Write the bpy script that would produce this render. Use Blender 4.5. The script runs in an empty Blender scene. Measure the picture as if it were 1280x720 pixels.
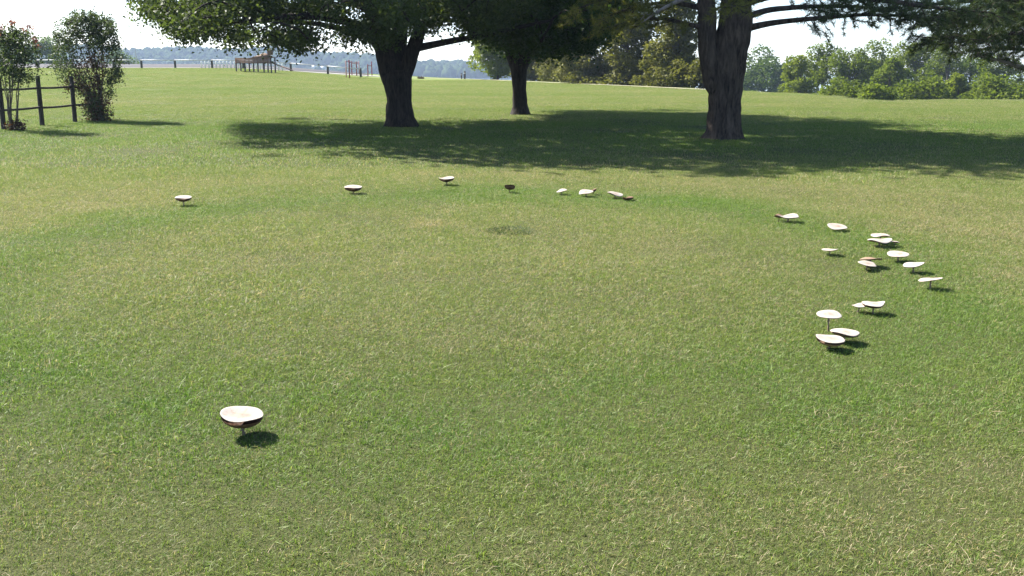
import bpy, bmesh, math, random
import numpy as np
from mathutils import Vector, Matrix, noise

R = math.radians
scene = bpy.context.scene
COL = scene.collection

# ------------------------------------------------------------------ camera
F = 1200.0                       # focal length in photo pixels (1280 wide)
CAM_H = 1.6
PITCH = math.atan(280.0 / F)     # horizon sits at photo row 80
cam_d = bpy.data.cameras.new('camera')
cam_d.sensor_width = 36.0
cam_d.lens = 36.0 * F / 1280.0
cam_d.clip_start = 0.05
cam_d.clip_end = 6000.0
cam = bpy.data.objects.new('camera', cam_d)
COL.objects.link(cam)
cam.location = (0, 0, CAM_H)
cam.rotation_euler = (math.pi / 2 - PITCH, 0, 0)
scene.camera = cam

# ------------------------------------------------------------------ light
SUN_EL = R(43)
SUN_AZ = math.atan2(-0.80, 0.60)      # sun stands ahead and to the left; atan2(x, y)
world = bpy.data.worlds.new('World')
scene.world = world
world.use_nodes = True
wn = world.node_tree
sky = wn.nodes.new('ShaderNodeTexSky')
sky.sky_type = 'NISHITA'
sky.sun_disc = False
sky.sun_elevation = SUN_EL
sky.sun_rotation = SUN_AZ
sky.dust_density = 0.6
sky.air_density = 0.7
sky.ozone_density = 1.0
bg = wn.nodes['Background']
bg.inputs['Strength'].default_value = 0.085
wn.links.new(sky.outputs[0], bg.inputs[0])

sun_d = bpy.data.lights.new('sun', 'SUN')
sun_d.energy = 5.0
sun_d.angle = R(0.55)
sun_d.color = (1.0, 0.95, 0.86)
sun = bpy.data.objects.new('sun', sun_d)
COL.objects.link(sun)
sv = Vector((math.sin(SUN_AZ) * math.cos(SUN_EL), math.cos(SUN_AZ) * math.cos(SUN_EL), math.sin(SUN_EL)))
sun.rotation_euler = sv.to_track_quat('Z', 'Y').to_euler()
sun.location = (0, 0, 30)

vs = scene.view_settings
vs.view_transform = 'Standard'
vs.look = 'None'
vs.gamma = 1.0
vs.use_curve_mapping = False
vs.exposure = 1.78

scene.render.engine = 'CYCLES'
cy = scene.cycles
cy.use_denoising = True
cy.max_bounces = 8
cy.diffuse_bounces = 3
cy.glossy_bounces = 2
cy.transmission_bounces = 4
cy.transparent_max_bounces = 4
cy.volume_bounces = 0
cy.caustics_reflective = False
cy.caustics_refractive = False

# ------------------------------------------------------------------ helpers
_right = Vector((1, 0, 0))
_fwd = Vector((0, math.cos(PITCH), -math.sin(PITCH)))
_up = Vector((0, math.sin(PITCH), math.cos(PITCH)))


def ray(px, py):
    return _right * ((px - 640) / F) + _up * ((360 - py) / F) + _fwd


def at(px, py, Y):
    """the point at distance Y along the view that a photo pixel looks at"""
    d = ray(px, py)
    return Vector((0, 0, CAM_H)) + d * (Y / d.y)


def sst(a, b, x):
    t = np.clip((np.asarray(x, float) - a) / (b - a), 0, 1)
    return t * t * (3 - 2 * t)


# crest of the field: where the mown lawn drops out of sight (bearing, distance)
_cu = np.array([-3, -.45, -.20, -.145, -.10, -.033, .10, .217, .30, .345, .375, .41, .46, .54, 3.])
_cd = np.array([124, 122, 120, 124, 126, 107, 77, 62, 53.5, 47.5, 43.5, 44.5, 46, 45.5, 45.])


def height(X, Y):
    X = np.asarray(X, float)
    Y = np.asarray(Y, float)
    u = X / np.maximum(Y, 8.0)
    D = np.interp(u, _cu, _cd)
    w = 1 - sst(-.30, -.07, u)
    z = w * (1.20 * sst(38, 97, Y) + 0.36 * sst(100, 115, Y))
    t = Y - D
    soft = 0.5 * (t + np.sqrt(t * t + 9.0)) - 1.5 * np.exp(-np.abs(t) / 6.0)
    fall = 0.085 * np.maximum(soft, 0)
    z = z - np.minimum(fall, 16.0)
    z = np.maximum(z, -14.0)
    near = 1 - .6 * sst(8, 20, Y) - .4 * sst(60, 140, Y)
    z = z + near * (0.015 * np.sin(X * .9 + .7 * np.sin(Y * .5)) * np.sin(Y * .8 + .4)
                    + 0.009 * np.sin(X * 2.3 + 1.1 * Y) * np.sin(1.7 * Y - .8 * X))
    return z


def h1(x, y):
    return float(height(np.array([x]), np.array([y]))[0])


def ground_at(px, py, lift=0.0):
    d = ray(px, py)
    lo, hi = 1.0, 200.0
    o = Vector((0, 0, CAM_H))
    t = 1.0
    prev = t
    while t < 260:
        p = o + d * t
        if p.z - lift <= h1(p.x, p.y):
            break
        prev = t
        t *= 1.02
    a, b = prev, t
    for _ in range(30):
        m = .5 * (a + b)
        p = o + d * m
        if p.z - lift <= h1(p.x, p.y):
            b = m
        else:
            a = m
    return o + d * b


def link(o, parent=None):
    COL.objects.link(o)
    if parent is not None:
        o.parent = parent
    return o


def mesh_np(name, verts, faces, mat=None, smooth=False, attrs=None):
    """faces: array (n,3) or (n,4), or list of such arrays"""
    verts = np.asarray(verts, np.float32)
    if not isinstance(faces, list):
        faces = [faces]
    faces = [np.asarray(f, np.int32) for f in faces if len(f)]
    me = bpy.data.meshes.new(name)
    me.vertices.add(len(verts))
    me.vertices.foreach_set('co', verts.ravel())
    loops = np.concatenate([f.ravel() for f in faces])
    counts = np.concatenate([np.full(len(f), f.shape[1], np.int32) for f in faces])
    starts = np.concatenate([[0], np.cumsum(counts)[:-1]]).astype(np.int32)
    me.loops.add(len(loops))
    me.loops.foreach_set('vertex_index', loops)
    me.polygons.add(len(counts))
    me.polygons.foreach_set('loop_start', starts)
    me.polygons.foreach_set('loop_total', counts)
    if smooth:
        me.polygons.foreach_set('use_smooth', np.ones(len(counts), bool))
    if attrs:
        for k, v in attrs.items():
            a = me.attributes.new(k, 'FLOAT', 'POINT')
            a.data.foreach_set('value', np.asarray(v, np.float32))
    me.update(calc_edges=True)
    me.validate()
    if mat:
        me.materials.append(mat)
    return me


def obj(name, me, parent=None, **props):
    o = bpy.data.objects.new(name, me)
    link(o, parent)
    for k, v in props.items():
        o[k] = v
    return o


def thing(name, loc, label, category, group=None):
    o = bpy.data.objects.new(name, None)
    o.empty_display_size = 0.2
    o.location = loc
    link(o)
    o['label'] = label
    o['category'] = category
    if group:
        o['group'] = group
    return o


class MB:
    """collects geometry for one mesh"""
    def __init__(s):
        s.v, s.t, s.q, s.r, s.n = [], [], [], [], 0

    def add(s, v, tris=None, quads=None, r=0.5):
        v = np.asarray(v, float)
        if tris is not None and len(tris):
            s.t.append(np.asarray(tris) + s.n)
        if quads is not None and len(quads):
            s.q.append(np.asarray(quads) + s.n)
        s.v.append(v)
        s.r.append(np.broadcast_to(np.asarray(r, float), (len(v),)))
        s.n += len(v)

    def tube(s, pts, rad, sides=8, cap=True, r=0.5, bump=None):
        P = np.array([tuple(p) for p in pts], float)
        n = len(P)
        rad = np.broadcast_to(np.asarray(rad, float), (n,))
        T = np.gradient(P, axis=0)
        T /= np.linalg.norm(T, axis=1)[:, None] + 1e-9
        ref = np.array([1.0, 0, 0]) if abs(T[0][0]) < .8 else np.array([0, 1.0, 0])
        rings = []
        a = np.arange(sides) * 2 * math.pi / sides
        for i in range(n):
            ref = ref - T[i] * ref.dot(T[i])
            ref /= np.linalg.norm(ref) + 1e-9
            b = np.cross(T[i], ref)
            rr = rad[i]
            if bump is not None:
                rr = rr * bump(P[i], a, i)[:, None]
            rings.append(P[i] + rr * (np.cos(a)[:, None] * ref + np.sin(a)[:, None] * b))
        V = np.concatenate(rings)
        i0 = np.arange(n - 1)[:, None] * sides
        j = np.arange(sides)[None]
        j2 = (j + 1) % sides
        Q = np.stack([i0 + j, i0 + j2, i0 + sides + j2, i0 + sides + j], -1).reshape(-1, 4)
        tr = []
        if cap:
            V = np.concatenate([V, P[:1], P[-1:]])
            c0, c1 = n * sides, n * sides + 1
            for k in range(sides):
                tr.append((c0, (k + 1) % sides, k))
                tr.append((c1, (n - 1) * sides + k, (n - 1) * sides + (k + 1) % sides))
        s.add(V, tr, Q, r)

    def box(s, x0, x1, y0, y1, z0, z1, r=0.5, M=None):
        v = np.array([(x, y, z) for z in (z0, z1) for y in (y0, y1) for x in (x0, x1)], float)
        if M is not None:
            v = np.array([tuple(M @ Vector(p)) for p in v])
        q = [(0, 2, 3, 1), (4, 5, 7, 6), (0, 1, 5, 4), (2, 6, 7, 3), (0, 4, 6, 2), (1, 3, 7, 5)]
        s.add(v, None, q, r)

    def mesh(s, name, mat=None, smooth=False, offset=None):
        V = np.concatenate(s.v)
        if offset is not None:
            V = V - np.asarray(tuple(offset))
        fs = []
        if s.q:
            fs.append(np.concatenate(s.q))
        if s.t:
            fs.append(np.concatenate(s.t))
        return mesh_np(name, V, fs, mat, smooth, {'rnd': np.concatenate(s.r)})


# ------------------------------------------------------------------ materials
def new_mat(name):
    m = bpy.data.materials.new(name)
    m.use_nodes = True
    nt = m.node_tree
    for n in list(nt.nodes):
        nt.nodes.remove(n)
    out = nt.nodes.new('ShaderNodeOutputMaterial')
    return m, nt, out


def N(nt, typ, **kw):
    n = nt.nodes.new(typ)
    for k, v in kw.items():
        if k in ('inp',):
            for a, b in v.items():
                n.inputs[a].default_value = b
        else:
            setattr(n, k, v)
    return n


def ramp(nt, fac, stops, interp='LINEAR'):
    r = nt.nodes.new('ShaderNodeValToRGB')
    el = r.color_ramp.elements
    r.color_ramp.interpolation = interp
    while len(el) < len(stops):
        el.new(0.5)
    for e, (p, c) in zip(el, stops):
        e.position = p
        e.color = (*c, 1) if len(c) == 3 else c
    nt.links.new(fac, r.inputs[0])
    return r.outputs[0]


def mixc(nt, fac, a, b, mode='MIX'):
    m = nt.nodes.new('ShaderNodeMix')
    m.data_type = 'RGBA'
    m.blend_type = mode
    for sock, v in ((m.inputs[0], fac), (m.inputs[6], a), (m.inputs[7], b)):
        if hasattr(v, 'is_linked'):
            nt.links.new(v, sock)
        elif isinstance(v, (int, float)):
            sock.default_value = v
        else:
            sock.default_value = (*v, 1)
    return m.outputs[2]


def mth(nt, op, a, b=None, c=None, clamp=False):
    m = nt.nodes.new('ShaderNodeMath')
    m.operation = op
    m.use_clamp = clamp
    for i, v in enumerate((a, b, c)):
        if v is None:
            continue
        if hasattr(v, 'is_linked'):
            nt.links.new(v, m.inputs[i])
        else:
            m.inputs[i].default_value = v
    return m.outputs[0]


def tex(nt, vec, scale, detail=3.0, rough=.55, typ='ShaderNodeTexNoise'):
    t = nt.nodes.new(typ)
    t.inputs['Scale'].default_value = scale
    if typ == 'ShaderNodeTexNoise':
        t.inputs['Detail'].default_value = detail
        t.inputs['Roughness'].default_value = rough
    if vec is not None:
        nt.links.new(vec, t.inputs['Vector'])
    return t.outputs['Fac'] if typ == 'ShaderNodeTexNoise' else t.outputs['Distance']


RING_C = (-0.55, 8.1)


def lawn_tint(nt):
    """patchiness of the lawn in world metres, tree-shade green included: returns (dry, lush) masks"""
    g = nt.nodes.new('ShaderNodeNewGeometry')
    pos = g.outputs['Position']
    flat = nt.nodes.new('ShaderNodeVectorMath')
    flat.operation = 'MULTIPLY'
    flat.inputs[1].default_value = (1, 1, 0)
    nt.links.new(pos, flat.inputs[0])
    p = flat.outputs[0]
    n1 = tex(nt, p, .33, 4, .6)
    n2 = tex(nt, p, 1.7, 4, .62)
    n3 = tex(nt, p, 7.0, 3, .6)
    # distance from the middle of the ring of mushrooms
    sub = nt.nodes.new('ShaderNodeVectorMath')
    sub.operation = 'DISTANCE'
    nt.links.new(p, sub.inputs[0])
    sub.inputs[1].default_value = (RING_C[0], RING_C[1], 0)
    wob = mth(nt, 'MULTIPLY_ADD', n1, 2.4, -1.2)
    r = mth(nt, 'ADD', sub.outputs['Value'], wob)

    def bump(x, c, w):
        a = mth(nt, 'SUBTRACT', x, c)
        a = mth(nt, 'DIVIDE', a, w)
        a = mth(nt, 'MULTIPLY', a, a)
        a = mth(nt, 'MULTIPLY', a, -1.0)
        return mth(nt, 'EXPONENT', a)
    ring = bump(r, 3.9, .75)
    outer = bump(r, 6.2, 1.1)
    inner = bump(r, 1.2, 1.9)
    dry = mth(nt, 'MULTIPLY_ADD', n1, 1.0, -.58)
    dry = mth(nt, 'MULTIPLY_ADD', n2, 1.45, dry)
    dry = mth(nt, 'MULTIPLY_ADD', n3, .75, dry)
    dry = mth(nt, 'ADD', dry, -.80)
    dry = mth(nt, 'MULTIPLY_ADD', outer, .20, dry)
    dry = mth(nt, 'MULTIPLY_ADD', inner, .06, dry)
    dry = mth(nt, 'MULTIPLY_ADD', ring, -.32, dry)
    # a scuffed bare spot inside the ring
    sc = nt.nodes.new('ShaderNodeVectorMath')
    sc.operation = 'DISTANCE'
    nt.links.new(p, sc.inputs[0])
    b = ground_at(536, 281)
    sc.inputs[1].default_value = (b.x, b.y, 0)
    bare = bump(sc.outputs['Value'], 0.0, .22)
    dry = mth(nt, 'MULTIPLY_ADD', bare, .75, dry)
    # the mown field beyond the trees is greener
    sep = nt.nodes.new('ShaderNodeSeparateXYZ')
    nt.links.new(pos, sep.inputs[0])
    far = nt.nodes.new('ShaderNodeMapRange')
    far.inputs[1].default_value = 15.0
    far.inputs[2].default_value = 21.0
    nt.links.new(sep.outputs['Y'], far.inputs[0])
    dry = mth(nt, 'MULTIPLY_ADD', far.outputs[0], -.14, dry)
    # faint bands left by the mower across the field
    band = tex(nt, None, .16, 2)
    mp = nt.nodes.new('ShaderNodeMapping')
    mp.inputs['Scale'].default_value = (.10, 1.0, 0)
    nt.links.new(p, mp.inputs[0])
    nt.links.new(mp.outputs[0], band.node.inputs['Vector'])
    bnd = mth(nt, 'MULTIPLY_ADD', band, .9, -.45)
    bnd = mth(nt, 'MULTIPLY', bnd, far.outputs[0])
    dry = mth(nt, 'ADD', dry, bnd)
    nearby = N(nt, 'ShaderNodeMapRange', inp={1: 2.0, 2: 8.0, 3: -.30, 4: 0.0})
    nt.links.new(sep.outputs['Y'], nearby.inputs[0])
    dry = mth(nt, 'ADD', dry, nearby.outputs[0])
    lush = mth(nt, 'MULTIPLY_ADD', ring, .38, mth(nt, 'MULTIPLY_ADD', n2, 2.2, -.95))
    # lusher band by the big trees, with the green of their shade painted in
    shd = nt.nodes.new('ShaderNodeVectorMath')
    shd.operation = 'MULTIPLY_ADD'
    nt.links.new(p, shd.inputs[0])
    shd.inputs[1].default_value = (1 / 45.0, 1 / 7.5, 0)
    shd.inputs[2].default_value = (-2.0 / 45, -23.0 / 7.5, 0)
    ln = nt.nodes.new('ShaderNodeVectorMath')
    ln.operation = 'LENGTH'
    nt.links.new(shd.outputs[0], ln.inputs[0])
    shade_lush = bump(ln.outputs['Value'], 0.0, 1.0)
    dry = mth(nt, 'MULTIPLY_ADD', shade_lush, -.22, dry)
    dry = mth(nt, 'ADD', dry, .20, clamp=True)
    lush = mth(nt, 'MULTIPLY_ADD', shade_lush, .6, lush)
    lush = mth(nt, 'MULTIPLY_ADD', far.outputs[0], -.10, lush, clamp=True)
    return dry, lush, p


GREEN_A = (.148, .208, .044)
GREEN_B = (.092, .190, .026)
STRAW = (.33, .285, .165)


def blade_material():
    m, nt, out = new_mat('grass_blade')
    dry, lush, p = lawn_tint(nt)
    at_ = N(nt, 'ShaderNodeAttribute', attribute_name='rnd')
    rnd = at_.outputs['Fac']
    base = mixc(nt, lush, GREEN_A, GREEN_B)
    var = ramp(nt, rnd, [(0, (.34, .42, .34)), (.35, (.78, .85, .75)), (.7, (1.15, 1.1, 1.15)), (1, (1.8, 1.6, 1.9))])
    base = mixc(nt, 1.0, base, var, 'MULTIPLY')
    # share of straw blades grows where the lawn is dry
    thr = mth(nt, 'MULTIPLY_ADD', dry, .75, .06)
    r2 = mth(nt, 'FRACT', mth(nt, 'MULTIPLY', rnd, 17.31))
    s = mth(nt, 'SUBTRACT', thr, r2)
    s = mth(nt, 'MULTIPLY_ADD', s, 6.0, .5, clamp=True)
    colr = mixc(nt, s, base, mixc(nt, 1.0, STRAW, var, 'MULTIPLY'))
    d = N(nt, 'ShaderNodeBsdfPrincipled', inp={'Roughness': .5, 'Specular IOR Level': .28})
    nt.links.new(colr, d.inputs['Base Color'])
    t = N(nt, 'ShaderNodeBsdfTranslucent')
    tc = mixc(nt, 1.0, colr, (1.15, 1.2, .7), 'MULTIPLY')
    nt.links.new(tc, t.inputs['Color'])
    mx = N(nt, 'ShaderNodeMixShader', inp={0: .42})
    nt.links.new(d.outputs[0], mx.inputs[1])
    nt.links.new(t.outputs[0], mx.inputs[2])
    nt.links.new(mx.outputs[0], out.inputs[0])
    return m


def ground_material():
    m, nt, out = new_mat('lawn_ground')
    dry, lush, p = lawn_tint(nt)
    base = mixc(nt, lush, GREEN_A, GREEN_B)
    colr = mixc(nt, mth(nt, 'MULTIPLY', dry, .8), base, (.25, .225, .11))
    # brown thatch shows between the blades of the near lawn
    g2_ = nt.nodes.new('ShaderNodeNewGeometry')
    sp = nt.nodes.new('ShaderNodeSeparateXYZ')
    nt.links.new(g2_.outputs['Position'], sp.inputs[0])
    th = N(nt, 'ShaderNodeMapRange', inp={1: 30.0, 2: 90.0})
    nt.links.new(sp.outputs['Y'], th.inputs[0])
    colr = mixc(nt, th.outputs[0], (.066, .072, .027), colr)
    fine = tex(nt, p, 60, 3, .7)
    colr = mixc(nt, 1.0, colr, ramp(nt, fine, [(.3, (.6, .6, .6)), (.7, (1.25, 1.25, 1.2))]), 'MULTIPLY')
    d = N(nt, 'ShaderNodeBsdfPrincipled', inp={'Roughness': .9, 'Specular IOR Level': .1})
    nt.links.new(colr, d.inputs['Base Color'])
    bmp = N(nt, 'ShaderNodeBump', inp={'Strength': .6, 'Distance': .03})
    nt.links.new(fine, bmp.inputs['Height'])
    nt.links.new(bmp.outputs[0], d.inputs['Normal'])
    nt.links.new(d.outputs[0], out.inputs[0])
    return m


def leaf_material(name, dark, light, trans=.4, gloss=.35, tint=(1.2, 1.25, .55)):
    m, nt, out = new_mat(name)
    a = N(nt, 'ShaderNodeAttribute', attribute_name='rnd')
    c = ramp(nt, a.outputs['Fac'], [(0, dark), (1, light)])
    d = N(nt, 'ShaderNodeBsdfPrincipled', inp={'Roughness': .5, 'Specular IOR Level': gloss})
    nt.links.new(c, d.inputs['Base Color'])
    t = N(nt, 'ShaderNodeBsdfTranslucent')
    nt.links.new(mixc(nt, 1.0, c, tint, 'MULTIPLY'), t.inputs['Color'])
    mx = N(nt, 'ShaderNodeMixShader', inp={0: trans})
    nt.links.new(d.outputs[0], mx.inputs[1])
    nt.links.new(t.outputs[0], mx.inputs[2])
    nt.links.new(mx.outputs[0], out.inputs[0])
    return m


def bark_material(name, dark, light, scale=9.0, stretch=.22):
    m, nt, out = new_mat(name)
    tc = N(nt, 'ShaderNodeTexCoord')
    mp = N(nt, 'ShaderNodeMapping')
    mp.inputs['Scale'].default_value = (1, 1, stretch)
    nt.links.new(tc.outputs['Object'], mp.inputs[0])
    n1 = tex(nt, mp.outputs[0], scale, 6, .7)
    n1.node.inputs['Distortion'].default_value = .9
    n3 = tex(nt, mp.outputs[0], scale * 2.6, 4, .65)
    n2 = tex(nt, tc.outputs['Object'], 2.2, 3)
    f = mth(nt, 'MULTIPLY_ADD', n3, .35, mth(nt, 'MULTIPLY', n1, .75))
    c = ramp(nt, f, [(.42, dark), (.66, light)])
    c = mixc(nt, 1.0, c, ramp(nt, n2, [(.3, (.75, .75, .75)), (.7, (1.2, 1.15, 1.1))]), 'MULTIPLY')
    d = N(nt, 'ShaderNodeBsdfPrincipled', inp={'Roughness': .9, 'Specular IOR Level': .2})
    nt.links.new(c, d.inputs['Base Color'])
    b = N(nt, 'ShaderNodeBump', inp={'Strength': .8, 'Distance': .04})
    nt.links.new(f, b.inputs['Height'])
    nt.links.new(b.outputs[0], d.inputs['Normal'])
    nt.links.new(d.outputs[0], out.inputs[0])
    return m


def plain_material(name, dark, light, scale=8.0, rough=.7, spec=.3, bump=.15, metal=0.0):
    m, nt, out = new_mat(name)
    tc = N(nt, 'ShaderNodeTexCoord')
    n1 = tex(nt, tc.outputs['Object'], scale, 5, .65)
    c = ramp(nt, n1, [(.3, dark), (.7, light)])
    d = N(nt, 'ShaderNodeBsdfPrincipled', inp={'Roughness': rough, 'Specular IOR Level': spec, 'Metallic': metal})
    nt.links.new(c, d.inputs['Base Color'])
    b = N(nt, 'ShaderNodeBump', inp={'Strength': bump, 'Distance': .02})
    nt.links.new(n1, b.inputs['Height'])
    nt.links.new(b.outputs[0], d.inputs['Normal'])
    nt.links.new(d.outputs[0], out.inputs[0])
    return m


def mushroom_cap_material(name, mid, edge):
    """cap skin: paler rim, darker scaly middle; 'rnd' runs 0 at the middle to 1 at the rim"""
    m, nt, out = new_mat(name)
    a = N(nt, 'ShaderNodeAttribute', attribute_name='rnd')
    tc = N(nt, 'ShaderNodeTexCoord')
    oi = N(nt, 'ShaderNodeObjectInfo')
    v = N(nt, 'ShaderNodeVectorMath', operation='ADD')
    nt.links.new(tc.outputs['Object'], v.inputs[0])
    nt.links.new(oi.outputs['Location'], v.inputs[1])
    n1 = tex(nt, v.outputs[0], 45, 4, .7)
    n2 = tex(nt, v.outputs[0], 11, 3, .6)
    f = mth(nt, 'MULTIPLY_ADD', n2, .9, mth(nt, 'ADD', a.outputs['Fac'], -.45), clamp=True)
    c = mixc(nt, f, mid, edge)
    c = mixc(nt, 1.0, c, ramp(nt, n1, [(.32, (.80, .74, .68)), (.5, (1, 1, 1))]), 'MULTIPLY')
    d = N(nt, 'ShaderNodeBsdfPrincipled', inp={'Roughness': .75, 'Specular IOR Level': .25})
    nt.links.new(c, d.inputs['Base Color'])
    b = N(nt, 'ShaderNodeBump', inp={'Strength': .35, 'Distance': .004})
    nt.links.new(n1, b.inputs['Height'])
    nt.links.new(b.outputs[0], d.inputs['Normal'])
    nt.links.new(d.outputs[0], out.inputs[0])
    return m


M = {}
M['ground'] = ground_material()
M['blade'] = blade_material()
M['leaf_oak'] = leaf_material('leaf_broad_dark', (.030, .046, .018), (.085, .114, .038), .40, .08)
M['leaf_mid'] = leaf_material('leaf_deep_green', (.020, .042, .014), (.058, .096, .026), .34, .10)  # deep green foliage of the slim middle tree
M['needle'] = leaf_material('pine_needle', (.026, .048, .020), (.085, .118, .036), .28, .2)
M['needle_olive_lit'] = leaf_material('pine_needle_sunlit', (.075, .090, .022), (.23, .225, .060), .45, .15)  # lighter needles: sun on the left boughs put into the colour
M['conifer'] = leaf_material('conifer_olive', (.065, .072, .020), (.175, .170, .048), .38, .06)
M['leaf_green'] = leaf_material('leaf_fresh_green', (.052, .084, .013), (.150, .185, .027), .48, .04)
M['leaf_yellow'] = leaf_material('leaf_yellow_green', (.095, .130, .016), (.205, .240, .036), .45, .05)
M['leaf_bluish'] = leaf_material('leaf_grey_green', (.045, .080, .022), (.110, .155, .040), .38, .05)
M['leaf_shrub'] = leaf_material('leaf_shrub', (.030, .050, .024), (.092, .124, .055), .34, .10)
M['leaf_red'] = leaf_material('leaf_red_brown', (.040, .024, .018), (.105, .058, .038), .25, .1)
M['flower'] = leaf_material('flower_dusky_pink', (.22, .07, .10), (.36, .16, .17), .3)
M['bark_pine'] = bark_material('bark_pine', (.014, .010, .008), (.095, .074, .060), 10, .20)
M['bark_dark'] = bark_material('bark_dark', (.010, .008, .007), (.045, .036, .030), 11, .18)
M['bark_far'] = plain_material('bark_far', (.05, .04, .03), (.12, .10, .08), 6)
M['bark_grey_lit'] = plain_material('bark_grey_sunlit', (.16, .13, .11), (.32, .27, .23), 9)  # pale bark for bare grey limbs, sunlight on them put into the colour
M['fence_wood'] = bark_material('fence_wood_dark', (.025, .022, .022), (.085, .075, .070), 14, .15)
M['concrete'] = plain_material('concrete_pale', (.26, .25, .23), (.36, .34, .31), 1.5, .9, .2)
M['pale_strip'] = plain_material('pale_tan', (.27, .26, .16), (.36, .34, .23), 1.2, .95, .1)  # pale tan of the narrow crest strip
M['asphalt'] = plain_material('asphalt', (.045, .043, .047), (.085, .08, .085), 3, .9, .2)
M['galv'] = plain_material('galvanised_rail', (.42, .41, .43), (.55, .55, .56), 6, .45, .5, .05)
M['dark_post'] = plain_material('dark_post', (.035, .03, .032), (.07, .06, .06), 8)
M['white_paint'] = plain_material('white_paint', (.66, .66, .68), (.80, .80, .80), 5, .5, .4, .05)
M['brown_wood'] = plain_material('brown_wood', (.12, .06, .035), (.22, .12, .07), 5)
M['roof_tan'] = plain_material('roof_tan', (.12, .065, .035), (.20, .12, .06), 3)
M['red_metal'] = plain_material('red_metal', (.16, .025, .03), (.24, .045, .045), 6, .5, .4, .05)
M['pink_metal'] = plain_material('faded_red_metal', (.42, .22, .22), (.55, .32, .30), 6, .5, .4, .05)
M['forest'] = leaf_material('far_forest', (.022, .040, .018), (.055, .080, .030), .1, 0.0)
M['lake'] = plain_material('lake_water', (.03, .05, .06), (.04, .06, .07), .05, .12, .5, .1)
M['hill'] = plain_material('hill_ground', (.03, .05, .02), (.05, .08, .03), .02)
M['cap_white'] = mushroom_cap_material('mushroom_cap_white', (.28, .21, .165), (.40, .355, .315))
M['cap_tan'] = mushroom_cap_material('mushroom_cap_tan', (.19, .115, .075), (.27, .19, .13))
M['cap_brown'] = mushroom_cap_material('mushroom_cap_brown', (.10, .055, .032), (.17, .10, .06))
M['gill'] = plain_material('mushroom_gill', (.085, .046, .032), (.18, .105, .075), 60)
M['gill_pale'] = plain_material('mushroom_gill_tan', (.26, .16, .115), (.38, .25, .18), 60)
M['stem'] = plain_material('mushroom_stem', (.14, .095, .06), (.30, .22, .16), 70)
M['stem_dark'] = plain_material('mushroom_stem_brown', (.10, .06, .035), (.20, .12, .08), 70)
M['soil'] = plain_material('soil_crumb', (.10, .07, .045), (.22, .16, .10), 30)

# ------------------------------------------------------------------ ground
def axis(parts):
    out = []
    for a, b, n in parts:
        out.extend(np.linspace(a, b, n, endpoint=False))
    out.append(parts[-1][1])
    return np.array(out)


xs = axis([(-1500, -200, 30), (-200, -70, 65), (-70, -12, 80), (-12, 12, 80), (12, 70, 80), (70, 200, 50), (200, 1500, 30)])
ys = axis([(-60, 0, 20), (0, 24, 90), (24, 60, 60), (60, 140, 110), (140, 400, 50), (400, 1450, 25)])
GX, GY = np.meshgrid(xs, ys)
GZ = height(GX, GY)
nx, ny = len(xs), len(ys)
V = np.stack([GX, GY, GZ], -1).reshape(-1, 3)
ii, jj = np.meshgrid(np.arange(nx - 1), np.arange(ny - 1))
k = (jj * nx + ii).ravel()
Q = np.stack([k, k + 1, k + nx + 1, k + nx], -1)
obj('ground', mesh_np('ground', V, Q, M['ground'], True), kind='structure')


def strip(name, left, right, mat, lift):
    """a road-like sheet between two polylines draped on the field"""
    L, Rr = np.array(left, float), np.array(right, float)

    def dens(P):
        s = np.concatenate([[0], np.cumsum(np.linalg.norm(np.diff(P, axis=0), axis=1))])
        t = np.linspace(0, s[-1], 120)
        return np.stack([np.interp(t, s, P[:, 0]), np.interp(t, s, P[:, 1])], -1)
    L, Rr = dens(L), dens(Rr)
    rows = [L + (Rr - L) * f for f in np.linspace(0, 1, 7)]
    P = np.stack(rows, 1)
    Z = height(P[..., 0], P[..., 1]) + lift
    V = np.concatenate([P, Z[..., None]], -1).reshape(-1, 3)
    n = 7
    i, j = np.meshgrid(np.arange(119), np.arange(n - 1), indexing='ij')
    k = (i * n + j).ravel()
    q = np.stack([k, k + n, k + n + 1, k + 1], -1)
    return obj(name, mesh_np(name, V, q, mat, True), kind='structure')


strip('path', [(-140, 98.5), (-60, 98.5), (-22, 99.5), (-14, 106)],
      [(-140, 101.5), (-60, 101.5), (-22.5, 102.5), (-15, 110)], M['concrete'], .035)
strip('crest_strip', [(-13.6, 107), (-10.5, 111), (-3.6, 103), (7.6, 74.6), (12.6, 61)],
      [(-14.2, 108.6), (-10.4, 112.5), (-3.2, 104.5), (8.1, 75.6), (13.0, 61.7)], M['pale_strip'], .03)  # narrow pale strip following the crest of the field
strip('road', [(-140, 102.2), (-60, 102.2), (-23, 103.2), (-16, 111)],
      [(-140, 116), (-60, 116), (-26, 116), (-18, 119)], M['asphalt'], .045)

# lake and far hills
LAKE = -12.0
q = np.array([(-1480, 330, LAKE), (1480, 330, LAKE), (1480, 1440, LAKE), (-1480, 1440, LAKE)])
obj('lake', mesh_np('lake', q, np.array([[0, 1, 2, 3]]), M['lake']), kind='structure')

_hp = np.array([-900, -400, 0, 120, 250, 330, 420, 500, 560, 600, 660, 760, 1000])
_ht = np.array([58, 60, 61, 60, 61, 63, 66, 72, 76, 80, 86, 90, 92.])


def hill_z(X, Y):
    px = X / 1150.0 * F + 640
    top = CAM_H + (80 - np.interp(px, _hp, _ht)) / F * 1150 - 9.0
    top = np.maximum(top, LAKE - .5)
    bumpy = 2.2 * np.sin(X * .021 + 1) * np.sin(Y * .017) + 1.4 * np.sin(X * .055 + Y * .02)
    f = sst(960, 1150, Y)
    return LAKE - 1.2 + (top - LAKE + 1.2) * f + bumpy * f


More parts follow.
